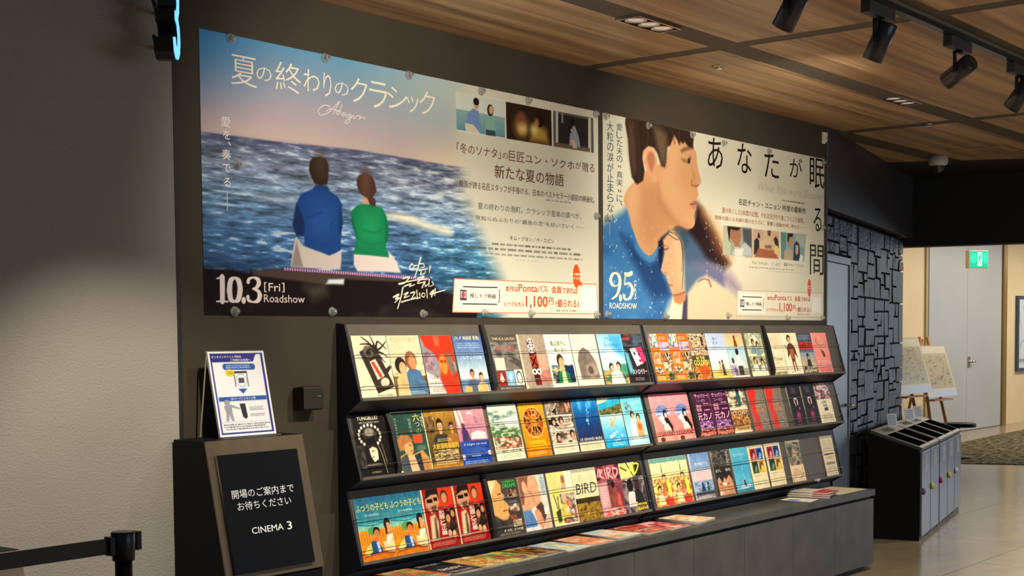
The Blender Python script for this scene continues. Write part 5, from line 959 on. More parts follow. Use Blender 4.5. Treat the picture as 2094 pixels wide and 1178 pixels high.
def a15():
    c = C('eec49a'); c.grad(0, 0, 1, .3, ['f0a88a', 'ecc890']).grad(0, .3, 1, 1, [(0, '9cc4dc'), (.6, 'c2d4cc'), (1, '8a7a6a')]); c.ell(.52, .1, .06, .06, '6a3020').poly([(.44, .3), (.46, .15), (.6, .15), (.64, .3)], '8a3c24')
    return c.ell(.52, .42, .09, .08, '2a2220').poly([(.4, .75), (.44, .52), (.56, .48), (.66, .56), (.7, .75)], 'eee8e0').rect(.44, .74, .7, .96, '4a3a34').photo(0, .72, .34, .96, ['7a6a9c', 'c8b8cc', '5a4a7a'], 4, 3).ell(.2, .62, .07, .07, '4a4050').rect(0, .96, 1, 1, 'f0ead8')
def a16():
    c = C('b9b48c'); c.photo(0, 0, 1, .49, ['6a7a5a', 'c8c49a', '8a9a8a', 'd8d4b4'], 4, 12).photo(0, .52, 1, .88, ['7a8a6a', 'd0cca8', '5a6a54', 'c0b890'], 4, 13).rect(0, .485, 1, .53, 'e6deba').rect(0, .88, 1, 1, 'e9e0be')
    for u, v in ((.42, .2), (.66, .26), (.32, .62), (.74, .66)): c.ell(u, v, .09, .08, '4a3a2c').poly([(u-.16, v+.26), (u-.1, v+.1), (u+.1, v+.1), (u+.16, v+.26)], '7a94a4' if v < .4 else 'd4d8dc').ell(u+.02, v+.03, .05, .05, SK)
    return c
def a17():
    c = C('ecdabb'); c.ell(.5, .2, .3, .16, 'e4c8a4', .1); c.ell(.46, .46, .09, .09, 'f4ead4', .02).ell(.46, .36, .05, .04, 'd8b088'); c.text('Yunan', .2, .56, .78, .66, '4a3628', .0, .2); c.lines(.3, .69, .66, .72, 1, '8a7458', 2); c.lines(.15, .8, .8, .86, 2, 'b09a74', 3)
    return c.photo(.1, .91, .95, .99, ['a86a44', 'e4d0a8', '5a8a5a', 'd88a5c'], 8, 3)
def a18():
    c = C('f0e4c8'); c.ell(.46, .14, .13, .10, '5a3020').ell(.48, .18, .09, .08, SK).poly([(.2, .62), (.26, .32), (.4, .25), (.6, .25), (.76, .36), (.82, .62), (.66, .5), (.62, .7), (.4, .7), (.36, .5)], '6a3c24'); c.poly([(.36, .4), (.62, .38), (.6, .62), (.4, .62)], 'a86a3c').poly([(.4, .68), (.5, .68), (.48, .94), (.42, .94)], '8a5a38').poly([(.54, .68), (.62, .68), (.66, .92), (.58, .92)], '8a5a38')
    return c.stroke([(.2, .95), (.8, .9)], .01, 'b08a64').stroke([(.12, .3), (.26, .42), (.22, .55)], .03, '4a2c20')
def a19():
    c = C(); c.grad(0, 0, 1, 1, [(0, '4a5064'), (.45, '5a6274'), (.5, '8aa0b0'), (.8, 'c8b48a'), (1, '6a5a44')]); c.lines(.08, .04, .92, .17, 3, 'aab0c0', 3); c.rect(.02, .23, .98, .40, 'cf4a1e').text('BLACK DOG', .06, .25, .94, .38, '2a1a14', .03)
    return c.poly([(.36, .95), (.4, .68), (.5, .6), (.62, .66), (.7, .95)], '33302e').ell(.5, .58, .09, .08, '2a2422').ell(.52, .61, .06, .05, SK2).photo(.1, .82, .9, .97, ['2a2624', '8a7a5c', 'e8dcbc', '4a4038'], 7, 4)
def a20():
    c = C('ea958c'); c.grad(0, 0, 1, 1, ['ee9c90', 'e88a86']); c.poly([(.3, .12), (.4, .14), (.66, .42), (.72, .56), (.6, .6), (.46, .44)], 'd8a070', .02).poly([(.44, .42), (.62, .46), (.7, .58), (.56, .62)], '7a3a20', .02).stroke([(.3, .14), (.24, .22), (.36, .3)], .02, '8a5030')
    return c.text('若き見知らぬ', .12, .68, .86, .75, 'f8dcd2', .01).text('者たち', .3, .78, .72, .84, 'f8dcd2', .01).lines(.1, .9, .9, .96, 2, 'b84a4a', 2)
def b1():
    c = C('1f1b18'); c.text('YUNGBLUD', .16, .035, .80, .10, 'efe6cc', .03).text('ARE YOU READY BOY?', .2, .125, .82, .155, 'cfc6b0', .02); c.ell(.46, .34, .2, .13, '4a443c', .04).ell(.46, .30, .14, .07, '9a9284', .04)
    for k in range(15):
        a = math.pi*(.72+1.56*k/14); c.ell(.46+.33*math.cos(a+.0), .35+.17*math.sin(a), .035, .026, 'f2ead6')
    c.poly([(.30, .39), (.62, .37), (.56, .50), (.36, .5)], '151210', .02).poly([(.36, .52), (.56, .50), (.62, .60), (.60, .74), (.46, .78), (.38, .68)], 'e8d8bc').poly([(.34, .54), (.40, .49), (.58, .48), (.6, .56), (.48, .53), (.38, .56)], '2a2420').stroke([(.44, .61), (.5, .6)], .015, '3a3028').stroke([(.42, .70), (.48, .70)], .012, '7a5a4a')
    c.stroke([(.66, .5), (.74, .7), (.80, .97)], .012, 'c8b890').stroke([(.78, .5), (.82, .7), (.84, .8)], .012, '9a8c6c'); c.photo(.02, .5, .22, .86, ['3a3632', '55504a', '242120'], 4, 3); c.lines(.2, .80, .68, .84, 2, 'e8dcbc', 2).lines(.3, .92, .62, .96, 1, 'cfc6b0', 3); return c
def b2():
    c = C('2f5048'); c.rect(0, 0, 1, .015, 'efe6b4').rect(.97, 0, 1, 1, 'efe6b4').rect(0, 0, .02, .5, 'efe6b4').rect(.0, .975, .55, 1, 'efe6b4'); c.lines(.09, .1, .14, .66, 12, 'd8cca0', 3).text('六', .66, .05, .86, .18, 'f0d860', .01).text('つ', .7, .2, .84, .27, 'c8c8d8', .0).text('の', .7, .3, .84, .38, '9ac85a', .0)
    c.vtext('特別な', .88, .1, .96, .28, 'd8ccb4').vtext('物語の夜', .5, .12, .58, .36, '9ab4a4'); c.rect(.56, .40, .84, .54, 'e2502a').lines(.62, .58, .92, .66, 3, '9cb4a4', 5)
    return c.poly([(.08, 1), (.06, .74), (.3, .68), (.5, .72), (.78, .66), (.98, .84), (.98, 1)], 'c08a50').poly([(.08, 1), (.08, .76), (.3, .7), (.34, 1)], '4a5660').poly([(.5, .74), (.7, .7), (.72, 1), (.6, 1)], '2f3a46').poly([(.3, .7), (.5, .74), (.58, 1), (.34, 1)], 'e8b48a').poly([(.2, .5), (.44, .46), (.52, .56), (.5, .68), (.42, .74), (.26, .7)], 'e0a06c').poly([(.06, .46), (.2, .39), (.44, .40), (.54, .50), (.4, .52), (.26, .56), (.2, .66), (.08, .6)], 'b07844').stroke([(.4, .56), (.47, .57)], .015, '5a3420').stroke([(.42, .66), (.48, .655)], .012, '8a4030')
def b3():
    c = C(); c.grad(0, 0, 1, 1, [(0, 'b08234'), (.3, '8a6a30'), (.6, '5a4a2c'), (.85, '4a3a1c'), (1, 'c8882c')]); c.photo(.02, .12, .3, .4, ['3a3024', '7a5a34', 'd8c8a0'], 3, 4); c.person(.46, .28, .2, 'd8a878', '2a2018', '3a3c34').person(.84, .32, .15, 'c89060', '3a2818', '9a6a34')
    c.lines(.3, .5, .8, .56, 2, 'f0dcae', 3).text('大統領暗殺裁判', .10, .58, .96, .68, 'e8bc3c', .03).photo(.1, .7, .92, .86, ['2a2218', '8a7448', 'd8c490', '4a3c24'], 9, 5).lines(.06, .88, .94, .95, 2, 'f4e8c8', 4); return c.lines(.2, .03, .8, .07, 1, 'e0b850', 3)
def b4():
    c = C('c08a9c'); c.grad(0, 0, 1, .6, ['c8949c', 'b87a94']); c.poly([(.0, .05), (.08, .05), (.16, .35), (.08, .35)], 'f0e0c4').poly([(.14, .05), (.2, .05), (.28, .3), (.22, .32)], 'f0e0c4'); c.poly([(.44, .1), (.5, .06), (.56, .1), (.62, .12), (.4, .12)], 'e8dcd4').stroke([(.5, .0), (.5, .07)], .012, '6a4a5c').lines(.62, .17, .74, .30, 4, '7a4a64', 3)
    return c.poly([(.12, .6), (.14, .4), (.24, .34), (.34, .42), (.4, .6)], '4a3a64').ell(.22, .32, .06, .05, '5a3a4a').poly([(.42, .56), (.44, .46), (.7, .42), (.94, .46), (.96, .58)], 'f0ccd0').rect(.34, .58, 1, .62, '7a4a64').rect(0, .6, 1, 1, '24489a').poly([(.0, .6), (.4, .58), (.4, .7), (0, .7)], '34509c', .05).text('A Night (at last)', .1, .635, .9, .675, 'c8d8f0', 0, .2).ell(.5, .76, .36, .06, '3a5aa0', .05).lines(.3, .84, .66, .87, 1, 'e8ecf4', 2).lines(.05, .93, .95, .99, 2, 'c8d4ec', 3).ell(.05, .86, .05, .05, 'd8c4d4').ell(.95, .82, .06, .04, 'd8c4d4')
def b5():
    c = C('cfd8bc'); c.grad(0, 0, 1, .16, ['dfe6cc', 'c2d4c0']).photo(0, .12, 1, .42, ['5a7a78', 'a8bcae', 'dfe4d0', '6a8a64'], 6, 3).photo(0, .42, 1, .58, ['4a7a44', 'c8d4b4', '3a5a34', '8aa878'], 6, 4).photo(.04, .58, .96, .80, ['6a3a2a', 'd8d4bc', '4a4a40', 'b05a34', 'e4e0cc'], 8, 5).rect(0, .80, 1, 1, 'e2e4c6'); c.text('海辺へ行く道', .2, .815, .9, .86, '4a5a44', .01); c.lines(.1, .88, .9, .97, 3, '8a9478', 3); return c.poly([(.5, .26), (.98, .2), (.98, .36), (.5, .4)], 'e4e6d8', .02)
def b6():
    c = C('e8921c'); c.grad(0, 0, 1, 1, ['f0a428', 'e47e14']); c.ell(.5, .36, .42, .29, 'f4c46a').ell(.5, .36, .395, .272, 'd8681c')
    n = Canvas(78, 102, .778); n.photo(0, 0, 1, 1, ['3a2018', 'c8642c', '6a3020', 'e8b060', '2a1814'], 9, 7); c.ell(.5, .36, .37, .255, n.px); c.ell(.5, .36, .13, .09, 'e88a2a', .02)
    for k in range(12): a = k*math.pi/6; c.stroke([(.5+.15*math.cos(a), .36+.105*math.sin(a)), (.5+.36*math.cos(a), .36+.25*math.sin(a))], .018, 'e8a040')
    return c.text('UNIVERSAL', .18, .70, .84, .765, 'f4e01e', .03).text('LANGUAGE', .18, .785, .84, .85, 'f4e01e', .03).lines(.1, .9, .9, .96, 2, 'f8d890', 3)
def b7():
    c = C('6a5e54'); c.photo(.02, .02, .46, .26, ['2e2824', 'c8bcaa', '6a5a4c', 'e8e0d0'], 4, 3).photo(.5, .0, .98, .24, ['8a6a58', '4a342c', 'c89a80'], 4, 4).photo(.02, .30, .98, .54, ['2a2420', 'e0d8c8', '8a7a6a', 'f0e8da'], 6, 5).photo(.02, .58, .98, .80, ['5a4a40', 'c4a890', 'd8d0c4', '3a302a'], 5, 6).rect(0, .80, 1, 1, 'ece2c4').rect(0, .27, 1, .295, 'f0e8d4').rect(0, .545, 1, .57, 'f0e8d4')
    for u, v in ((.22, .38), (.52, .37), (.3, .68), (.86, .64)): c.ell(u, v, .1, .08, '2a201c').ell(u+.01, v+.025, .06, .055, 'cfa080')
    return c.lines(.1, .85, .9, .96, 4, 'a89a80', 3)
def b8():
    c = C(); c.grad(0, 0, 1, .82, [(0, '2a8ac8'), (.3, '1464a8'), (.55, '14447c'), (1, '2a3058')]); c.ell(.3, .05, .05, .16, '6ac4ec', .1).ell(.7, .02, .06, .14, '6ac4ec', .1); rg = random.Random(4)
    for k in range(30): c.ell(.62-.35*(k/30)*.3+rg.uniform(-.05, .05), .1+.3*k/30, .012, .01, 'a8dcf4', .01, .7)
    c.ell(.5, .42, .06, .025, '8ac8f0', .02).ell(.52, .48, .03, .03, '5a94d0', .02); c.rect(0, .82, 1, 1, 'e9dcb8').text('LE GRAND BLEU', .06, .75, .94, .80, 'ece6d4', .02); return c.lines(.06, .86, .94, .97, 4, '9a8c70', 3)
def b9():
    c = C('3a9ac4'); c.grad(0, 0, 1, 1, [(0, '48a8c8'), (.4, 'a8d8e4'), (.7, '58b0d8'), (1, '189ad4')]); c.photo(0, .14, 1, .34, ['3a4a24', '8a7a3c', '2a3a20', 'c8b060'], 6, 3).poly([(0, 0), (.6, 0), (.3, .1), (0, .14)], 'e8dab4', .03).poly([(.0, .12), (1, .02), (1, .14), (0, .26)], '2f9cc0', .03).poly([(.35, .6), (.44, .44), (.72, .34), (.66, .44), (.42, .62)], 'c8a46a').poly([(.4, .5), (.62, .38), (.6, .44)], 'f0e4c4')
    return c.text('海辺へ', .22, .70, .66, .78, 'f4f8fa', .03, 0, .35).text('いこう', .44, .79, .84, .86, 'f4f8fa', .03, 0, .35).lines(.3, .90, .95, .97, 2, 'dff0f8', 3)
def b10():
    c = C('62b4c8'); c.grad(0, 0, 1, 1, ['58b0c4', '8accd4', '9ad8e0']); c.text('水辺にゆく', .42, .10, .92, .18, 'd8f0f0', .01, 0, .1).photo(.14, .14, .44, .34, ['2f4a5a', '8ac0c8', '4a6a74'], 5, 3)
    c.poly([(.22, .9), (.24, .56), (.4, .40), (.54, .48), (.58, .9)], 'e6e4d8').poly([(.5, .86), (.52, .54), (.68, .46), (.84, .58), (.86, .86)], 'd89a6a').ell(.42, .38, .1, .08, '3a2a22').ell(.68, .44, .1, .08, '4a3428').ell(.44, .41, .065, .06, SK).ell(.67, .475, .065, .06, SK).ell(.68, .64, .1, .07, 'c2603a', .03)
    return c.rect(0, .84, 1, .855, '3a8a9c').lines(.1, .9, .9, .97, 2, 'e4f4f4', 3)
def b11():
    c = C('ee8e94'); c.ell(.54, .38, .32, .15, '6a80b4').rect(.2, .40, .9, .44, 'a8bcd8').rect(0, .47, 1, 1, 'f0827c').poly([(.25, .5), (.5, .44), (.7, .6), (.6, .72), (.42, .6)], 'efe6dc').ell(.66, .42, .1, .09, '1f1a1c').ell(.68, .45, .055, .05, 'f0dcc8').poly([(.56, .52), (.76, .5), (.94, .7), (.9, .82), (.66, .66)], '241c1e').poly([(.46, .68), (.7, .62), (.84, .76), (.5, .78)], 'f0c8b8')
    return c.text('LEGRAND', .06, .79, .97, .88, '4a1420', .02).lines(.06, .9, .95, .985, 2, 'f8c4b4', 3).ell(.3, .955, .12, .05, '5a3a24').rect(.22, .94, .28, .99, '5a3a24')
def b13():
    c = C('4c1c3c'); c.stroke([(.05, .03), (.95, .02)], .012, 'd89ac0').stroke([(.95, .02), (.95, .16)], .012, 'd89ac0').text('サッパリー', .14, .06, .92, .15, 'f0b4d8', .02).text('ンの', .2, .18, .7, .24, 'b890d0', .01).text('宿曽', .12, .29, .40, .44, 'f0a4c8', .02).text('二二', .56, .27, .88, .43, 'e888b8', .02).text('元カノ', .10, .48, .92, .64, 'f4b8d8', .03).photo(.1, .66, .9, .86, ['8a70b8', '5a2a54', 'd8a8d8', '3a2048'], 6, 3).photo(.05, .84, .95, .98, ['a83a2a', 'e8a078', '4a1c2c', 'd8683c'], 8, 4)
    return c
def b15():
    c = C('ded4b4'); c.photo(0, 0, 1, .42, ['e6dcc0', 'b8ac8c', '4a4a40', 'f0e6cc'], 5, 3).poly([(.54, .0), (.66, .02), (.72, .2), (.68, .4), (.54, .4), (.5, .2)], '2f5a5a').ell(.6, .04, .08, .06, '2a2420').photo(0, .48, 1, .95, ['8a5a30', 'd8a860', '5a3a24', 'b87c40'], 6, 4)
    return c.text('ピアノフォルテ', .12, .50, .92, .60, 'f4ead0', .02).rect(.05, .86, .95, .95, 'd8b478').lines(.1, .88, .9, .94, 1, '3a2a1c', 5)
def b16():
    c = C('857a6e'); c.poly([(0, 0), (.42, 0), (.56, .1), (.4, .24), (.32, .4), (.34, .56), (.44, .68), (.42, .84), (.5, 1), (.3, 1), (.1, .6), (.06, .3)], 'e03426', .06).poly([(0, 0), (.1, .4), (.24, .8), (.3, 1), (0, 1)], 'a8584a', .05)
    return c.text('HOT', .36, .40, .70, .48, 'f09a5c', .03).text('OLIVE', .34, .50, .80, .58, 'f09a5c', .03).lines(.3, .32, .7, .36, 1, 'd88a6a', 3).lines(.56, .84, .92, .9, 2, 'c8b8a8', 4)
def b18():
    c = C('262024'); c.lines(.24, .06, .7, .22, 4, '8a8088', 3).stroke([(.42, .46), (.4, .37), (.5, .34), (.62, .37), (.62, .48)], .05, 'f0cdb8').stroke([(.46, .47), (.46, .52)], .03, 'e89a8a').ell(.7, .58, .05, .03, 'c85a74', .02).poly([(.3, .8), (.4, .66), (.6, .62), (.74, .74), (.6, .92), (.36, .94)], '6a2044', .08); c.text('罪', .36, .70, .64, .80, 'd84a8a', .02).text('人', .4, .81, .66, .9, 'c83a7a', .02); return c.rect(0, 0, .1, 1, '3a3438').lines(.2, .96, .8, .985, 1, 'b8a8ac', 4)
def b20():
    c = C('e9dfc6'); c.photo(0, 0, 1, .40, ['8a94a8', 'e4e0dc', 'b04a3a', '4a5468', 'd0ccd0'], 5, 3).text('LIM', .34, .45, .62, .52, '2a2622', .02).text('NIA', .36, .54, .64, .60, '2a2622', .02).rect(.4, .62, .66, .70, '4a4640'); return c.lines(.14, .76, .86, .96, 5, 'a89c84', 3).rect(0, .395, 1, .41, '6a6a70')
def d1():
    c = C(); c.grad(0, 0, 1, .42, ['2a6a8c', '44a0ac']); n = c.field(20, 3, 3); c.mix((V_(c) < .42)*.3*np.clip(n-.45, 0, 1)*3, '1f5478'); c.grad(0, .42, 1, .52, ['7ac4bc', '8accb8']).rect(0, .52, 1, 1, 'e8962a').rect(0, .84, 1, 1, 'e07c1c'); c.stroke([(0, .42), (.5, .45), (1, .38)], .02, '2a7c8c')
    for k in range(12): c.rect(.04+.08*k, .56, .06+.08*k, .74, 'b8641c')
    c.text('ふつうの子ども', .03, .11, .985, .225, 'f2e86a', .01).lines(.22, .27, .7, .30, 1, 'e8f0ec', 3, .7).lines(.26, .315, .66, .335, 1, 'c8dce0', 4, .6)
    c.ell(.42, .54, .15, .07, '5a9a5c').ell(.52, .55, .1, .07, '2a2420').ell(.52, .61, .09, .085, 'd8824a').poly([(.1, .88), (.26, .76), (.36, .69), (.5, .71), (.62, .84), (.6, .92), (.16, .92)], '2f5a94').poly([(.06, .88), (.2, .78), (.3, .72), (.32, .86), (.2, .92)], 'e0d878').poly([(.46, .72), (.54, .72), (.56, .88), (.5, .9)], 'c8d4e8')
    c.ell(.86, .46, .1, .10, '2a2420').ell(.88, .52, .08, .085, 'e0a070').rect(.79, .46, .84, .62, '2a2420').poly([(.74, .8), (.8, .64), (.98, .62), (1, .9), (.76, .92)], 'f0ece0').poly([(.66, .72), (.84, .76), (.98, .68), (.98, .86), (.84, .92), (.68, .86)], 'efd9a4'); return c.stroke([(.05, .94), (.5, .90), (.95, .93)], .03, 'a85a34')
def V_(c): return c.V
def d3():
    c = C('9a1c1a'); c.poly([(.52, 0), (1, 0), (1, .3), (.7, .36), (.5, .3)], 'd8401f', .05).rect(0, 0, .05, 1, 'e0c8a8'); c.poly([(.1, .30), (.12, .10), (.3, .02), (.52, .06), (.54, .24), (.46, .36), (.26, .42)], 'c09070', .02).poly([(.1, .16), (.2, 0), (.54, 0), (.56, .2), (.5, .1), (.3, .1), (.2, .14)], '241a16', .02).rect(.16, .17, .34, .23, '1a1412').rect(.38, .15, .5, .21, '1a1412').poly([(.26, .30), (.44, .28), (.4, .4), (.3, .42)], '6a4a3a', .02)
    c.ell(.72, .16, .12, .12, '5a2c22', .02).ell(.72, .18, .09, .09, 'c88a64', .02); c.poly([(.12, .86), (.18, .46), (.34, .42), (.42, .56), (.36, .86)], 'd8bc94', .04).poly([(.30, .5), (.36, .48), (.34, .84), (.26, .84)], '4a4a3c', .04).photo(.62, .36, .98, .8, ['2a2220', '6a4a38', '1c1614', 'a87c5c'], 3, 5)
    c.ell(.74, .5, .1, .1, '2a1c18').ell(.74, .53, .07, .07, SK2).ell(.9, .44, .08, .08, '2a1c18').ell(.9, .46, .055, .06, SK2).ell(.72, .78, .06, .06, SK).ell(.86, .8, .06, .06, SK)
    return c.vtext('犯罪と正義', .46, .36, .64, .80, 'f4ead6', .03).rect(.05, .835, .97, .85, 'e8d4bc').lines(.08, .88, .94, .97, 3, 'e8bca0', 3)
def d5():
    c = C('4a4540'); c.poly([(0, 0), (.3, 0), (.42, .1), (.4, .22), (.5, .30), (.44, .36), (.52, .42), (.62, .5), (.54, .56), (.56, .66), (.46, .72), (.3, .72), (0, .6)], 'd8a668', .03).poly([(0, 0), (.26, 0), (.2, .1), (.06, .24), (0, .3)], 'e8cfa0', .04).stroke([(.26, .26), (.38, .25)], .02, '5a3a24').stroke([(.36, .56), (.5, .55)], .02, '8a4a34').poly([(0, .72), (.4, .76), (.5, 1), (0, 1)], '3c3a3a', .04)
    c.text('DREAMS', .48, .09, .95, .16, '3ac85a', .03).text('SUPERIOR', .5, .03, .93, .075, '3ac85a', .02).photo(.6, .2, .94, .34, ['3a2420', 'c89a78', '241a18'], 3, 3).photo(.62, .46, .95, .60, ['e6dcc8', '8a6a54', '4a3a34'], 3, 4).text('SEX', .58, .66, .80, .72, 'e85a24', .03).photo(.64, .74, .95, .86, ['e8e0d0', '9a7a60', 'c8b8a4'], 3, 6).text('LOVE', .62, .40, .9, .44, '8a8ad0', .02)
    return c.text('オスロ、3つの愛', .26, .885, .96, .935, 'efe6d4', .02).lines(.12, .95, .94, .99, 2, 'c8bca8', 3)
def d6():
    c = C('dcd6c6'); c.poly([(0, .0), (.42, 0), (.66, .02), (.74, .2), (.7, .28), (.8, .36), (.72, .44), (.74, .52), (.66, .56), (.44, .56), (.3, .64), (0, .66)], 'd9a480', .02).poly([(0, 0), (.4, 0), (.3, .2), (.16, .3), (.1, .5), (0, .52)], '8a5a48', .03).ell(.2, .2, .09, .11, 'e0b08a', .03); c.grad(.78, 0, 1, .4, ['b8c8d0', 'c8d0d0']); c.poly([(0, .62), (.3, .62), (.46, .86), (.4, 1), (0, 1)], '5a84b4', .04)
    return c.poly([(.42, .66), (.56, .58), (.68, .74), (.72, .92), (.64, 1), (.5, .9)], 'd89878', .02).poly([(.5, .58), (.74, .5), (.9, .7), (.74, .9), (.66, .7)], '5a4038', .03).poly([(.7, 1), (.74, .88), (1, .66), (1, 1)], 'e0b8a0', .03).lines(.82, .05, .97, .4, 8, '7a8a94', 3).rect(.80, .60, .98, .74, 'efe6dc').rect(0, .93, .5, 1, 'd8dcdc').stroke([(.3, .26), (.46, .36), (.5, .52)], .012, 'b87858')
def d7():
    c = C('ded890'); c.poly([(0, 0), (.6, 0), (.6, .3), (0, .3)], 'd8d488', .1); c.ell(.62, .16, .08, .09, 'a07050').poly([(.5, .34), (.54, .22), (.68, .22), (.76, .34)], 'c8a088').rect(.7, 0, 1, .36, 'e8e2cc').stroke([(.14, .40), (.2, .36), (.32, .38), (.34, .56), (.22, .72), (.18, .9), (.34, .92)], .03, 'c8d820').stroke([(.16, .42), (.26, .72), (.30, .46)], .025, '3a3a20').stroke([(.1, .78), (.3, .70), (.36, .86), (.2, .98)], .03, 'c8d820').poly([(.14, .74), (.34, .68), (.32, .92), (.18, .94)], '4a4a28', .02)
    c.rect(.40, .42, .97, .98, 'b09478').photo(.40, .42, .97, .98, ['8a5a44', 'd8c8b4', '4a4a4c', 'c89a7c', 'a83a34'], 4, 3).ell(.54, .5, .11, .1, 'd8b094').poly([(.4, .86), (.44, .62), (.62, .6), (.74, .86)], 'd8c04a').poly([(.5, .72), (.68, .66), (.7, .76), (.54, .8)], 'e0c8b4'); return c.rect(0, .97, 1, 1, 'f0ecd8').rect(.97, .4, 1, 1, 'f0ecd8')
def d8():
    c = C('dcd8b0'); c.rect(0, 0, 1, .06, 'a8a894').photo(.0, .52, 1, 1, ['5a4a1c', 'b08a34', '7a6424', 'd0a848'], 7, 4).photo(0, .56, 1, .66, ['2a2a18', '4a4424', '1c1c10'], 8, 6); c.lines(.2, .12, .9, .26, 5, 'b4b08c', 3, .5); c.rect(.0, .48, 1, .56, 'e0d4ac')
    return c.text('BIRD', .06, .28, .94, .48, '2a2820', -.004, .15).poly([(.44, .64), (.5, .58), (.58, .64), (.5, .72)], '3a2c14', .02)
def d9():
    c = C('7a3a44'); c.photo(0, 0, 1, .4, ['4a2028', 'b05a64', '7a3038', '2a2a44'], 5, 3).poly([(0, .34), (.4, .3), (.4, 1), (0, 1)], 'c89a9c', .05).poly([(.6, .4), (.7, .36), (.74, .6), (.86, .8), (.5, .9), (.46, .6), (.56, .54)], '8a4a3c', .02).ell(.62, .38, .08, .08, '2a1414').photo(.1, .84, 1, 1, ['d85a5c', 'f0c8b8', '8a2c34'], 6, 4)
    for st in ([(.06, .2), (.14, .06), (.2, .2)], [(.12, .08), (.28, .1), (.14, .18), (.3, .24)], [(.38, .08), (.42, .26)], [(.5, .26), (.5, .06), (.64, .1), (.52, .18), (.68, .26)], [(.74, .06), (.76, .26), (.94, .12), (.74, .06)]): c.stroke(st, .035, 'f4a8a8', k=4)
    return c.poly([(.7, .8), (.76, .55), (.86, .6), (.88, .85)], 'd8584a', .03).lines(.06, .4, .32, .8, 8, 'e8d0cc', 3)
def d10():
    c = C('6a5c5c'); c.rect(0, 0, .62, .3, 'dcd67a').rect(0, 0, 1, .03, 'b0b090').photo(.0, .3, 1, 1, ['4a4044', '9a8c8c', '2c2628', 'c8b4b0'], 4, 3).rect(.7, 0, 1, .3, '2c2a24')
    for st in ([(.06, .08), (.3, .16)], [(.34, .0), (.62, .34)], [(.5, .06), (.46, .2)], [(.62, .04), (.66, .24), (.9, .06), (.62, .04)]): c.stroke(st, .035, 'e4e03c' if st[0][0] > .4 else '4a4a30', k=4)
    return c.poly([(.16, .9), (.2, .62), (.34, .54), (.5, .62), (.56, .9)], 'd4ccc8').ell(.34, .46, .13, .13, '1c1818').poly([(.48, .8), (.52, .58), (.66, .52), (.84, .64), (.9, .84)], '2a2628').ell(.66, .46, .1, .1, '3a2c2a').rect(.5, .84, .96, .97, 'c8b03a').text('MAMA', .54, .86, .92, .94, '2a2018', .03)
def d11():
    c = C('ddd08a'); c.rect(0, 0, 1, .1, '6a9a94').photo(0, .42, 1, 1, ['e0c060', 'c84a30', 'f0e4a8', '8a5a34', 'e8d474'], 7, 3); c.text('BLM', .06, .10, .94, .34, 'f2eac0', .05).poly([(.58, .1), (.66, .1), (.6, .34), (.52, .34)], '6a7a5c')
    for u, v, s in ((.62, .42, 'a8703c'), (.3, .66, 'e8d8b0'), (.78, .7, 'd84a34')): c.ell(u, v-.02, .1, .08, '3a281c').ell(u, v+.01, .07, .065, SK).poly([(u-.18, v+.3), (u-.12, v+.1), (u+.12, v+.1), (u+.18, v+.3)], s)
    return c.poly([(.7, .5), (.86, .46), (.92, .8), (.76, .84)], 'f0dc4a', .02).rect(.5, .86, .72, .98, 'd83a2c').rect(.12, .84, .2, .98, 'e8c83c')
def d13():
    c = C(); c.grad(0, 0, 1, 1, [(0, '6a8cbc'), (.35, '8aa4c8'), (.4, 'dcb8bc'), (.58, 'e0c0bc'), (.62, '8a9cc0'), (.84, '5a74a4'), (.86, '3a3a44'), (1, 'a8a0a0')]); c.text('夏の終わりの', .24, .2, .88, .27, 'eef2f6', .005).photo(.06, .63, .98, .84, ['6a84b0', 'b4c0d4', '4a6494'], 8, 3); c.rect(0, 0, .06, 1, 'a8bcd8')
    return c.poly([(.38, .84), (.4, .72), (.46, .7), (.56, .73), (.57, .84)], '1f3a68').ell(.46, .675, .04, .04, '2a2220').poly([(.66, .84), (.67, .73), (.74, .71), (.8, .75), (.8, .84)], '2c6a4c').ell(.73, .68, .04, .04, '3a2824').lines(.1, .92, .9, .98, 2, 'e8e4e4', 4)
def d14():
    c = C('3a3430'); c.photo(0, 0, 1, .36, ['2a2826', '6a6660', '3c3834', '8a857c'], 5, 3).vtext('それでも私は', .8, .04, .95, .36, 'd8cfb8', .01).poly([(.1, 1), (.1, .62), (.3, .52), (.7, .5), (.96, .66), (1, 1)], 'c8906c', .03).poly([(.06, .66), (.16, .46), (.5, .4), (.86, .44), (.98, .7), (.8, .56), (.6, .66), (.5, .6), (.36, .72), (.22, .58)], '2a2220', .03)
    return c.text('ほうし', .1, .42, .4, .48, 'f0ead8', .02).text('世代', .66, .42, .92, .48, 'f0ead8', .02).rect(.36, .72, .6, .78, 'f0dcc8').stroke([(.2, .74), (.36, .76)], .02, '5a3828').stroke([(.62, .76), (.78, .74)], .02, '5a3828').rect(.12, .9, .3, .98, 'd8c8b0')
def d15():
    c = C('58b0cc'); c.grad(0, 0, 1, 1, ['5ab4cc', '4aa8cc', '78c4d8']); c.text('スロウ・トレイン', .1, .12, .82, .19, 'e8f4f0', .01).rect(0, .38, 1, .4, '2a7c9c').stroke([(.5, .42), (.56, .8)], .012, 'a8dcec').poly([(.44, .96), (.5, .78), (.6, .8), (.66, .96)], '24507c').ell(.54, .77, .04, .04, '2a2a34')
    return c.poly([(.2, .9), (.4, .84), (.6, .88), (.8, .82), (.9, .9), (.5, .95)], 'd0e8f0', .04).poly([(.0, .94), (1, .92), (1, 1), (0, 1)], '3a8aa0', .03)
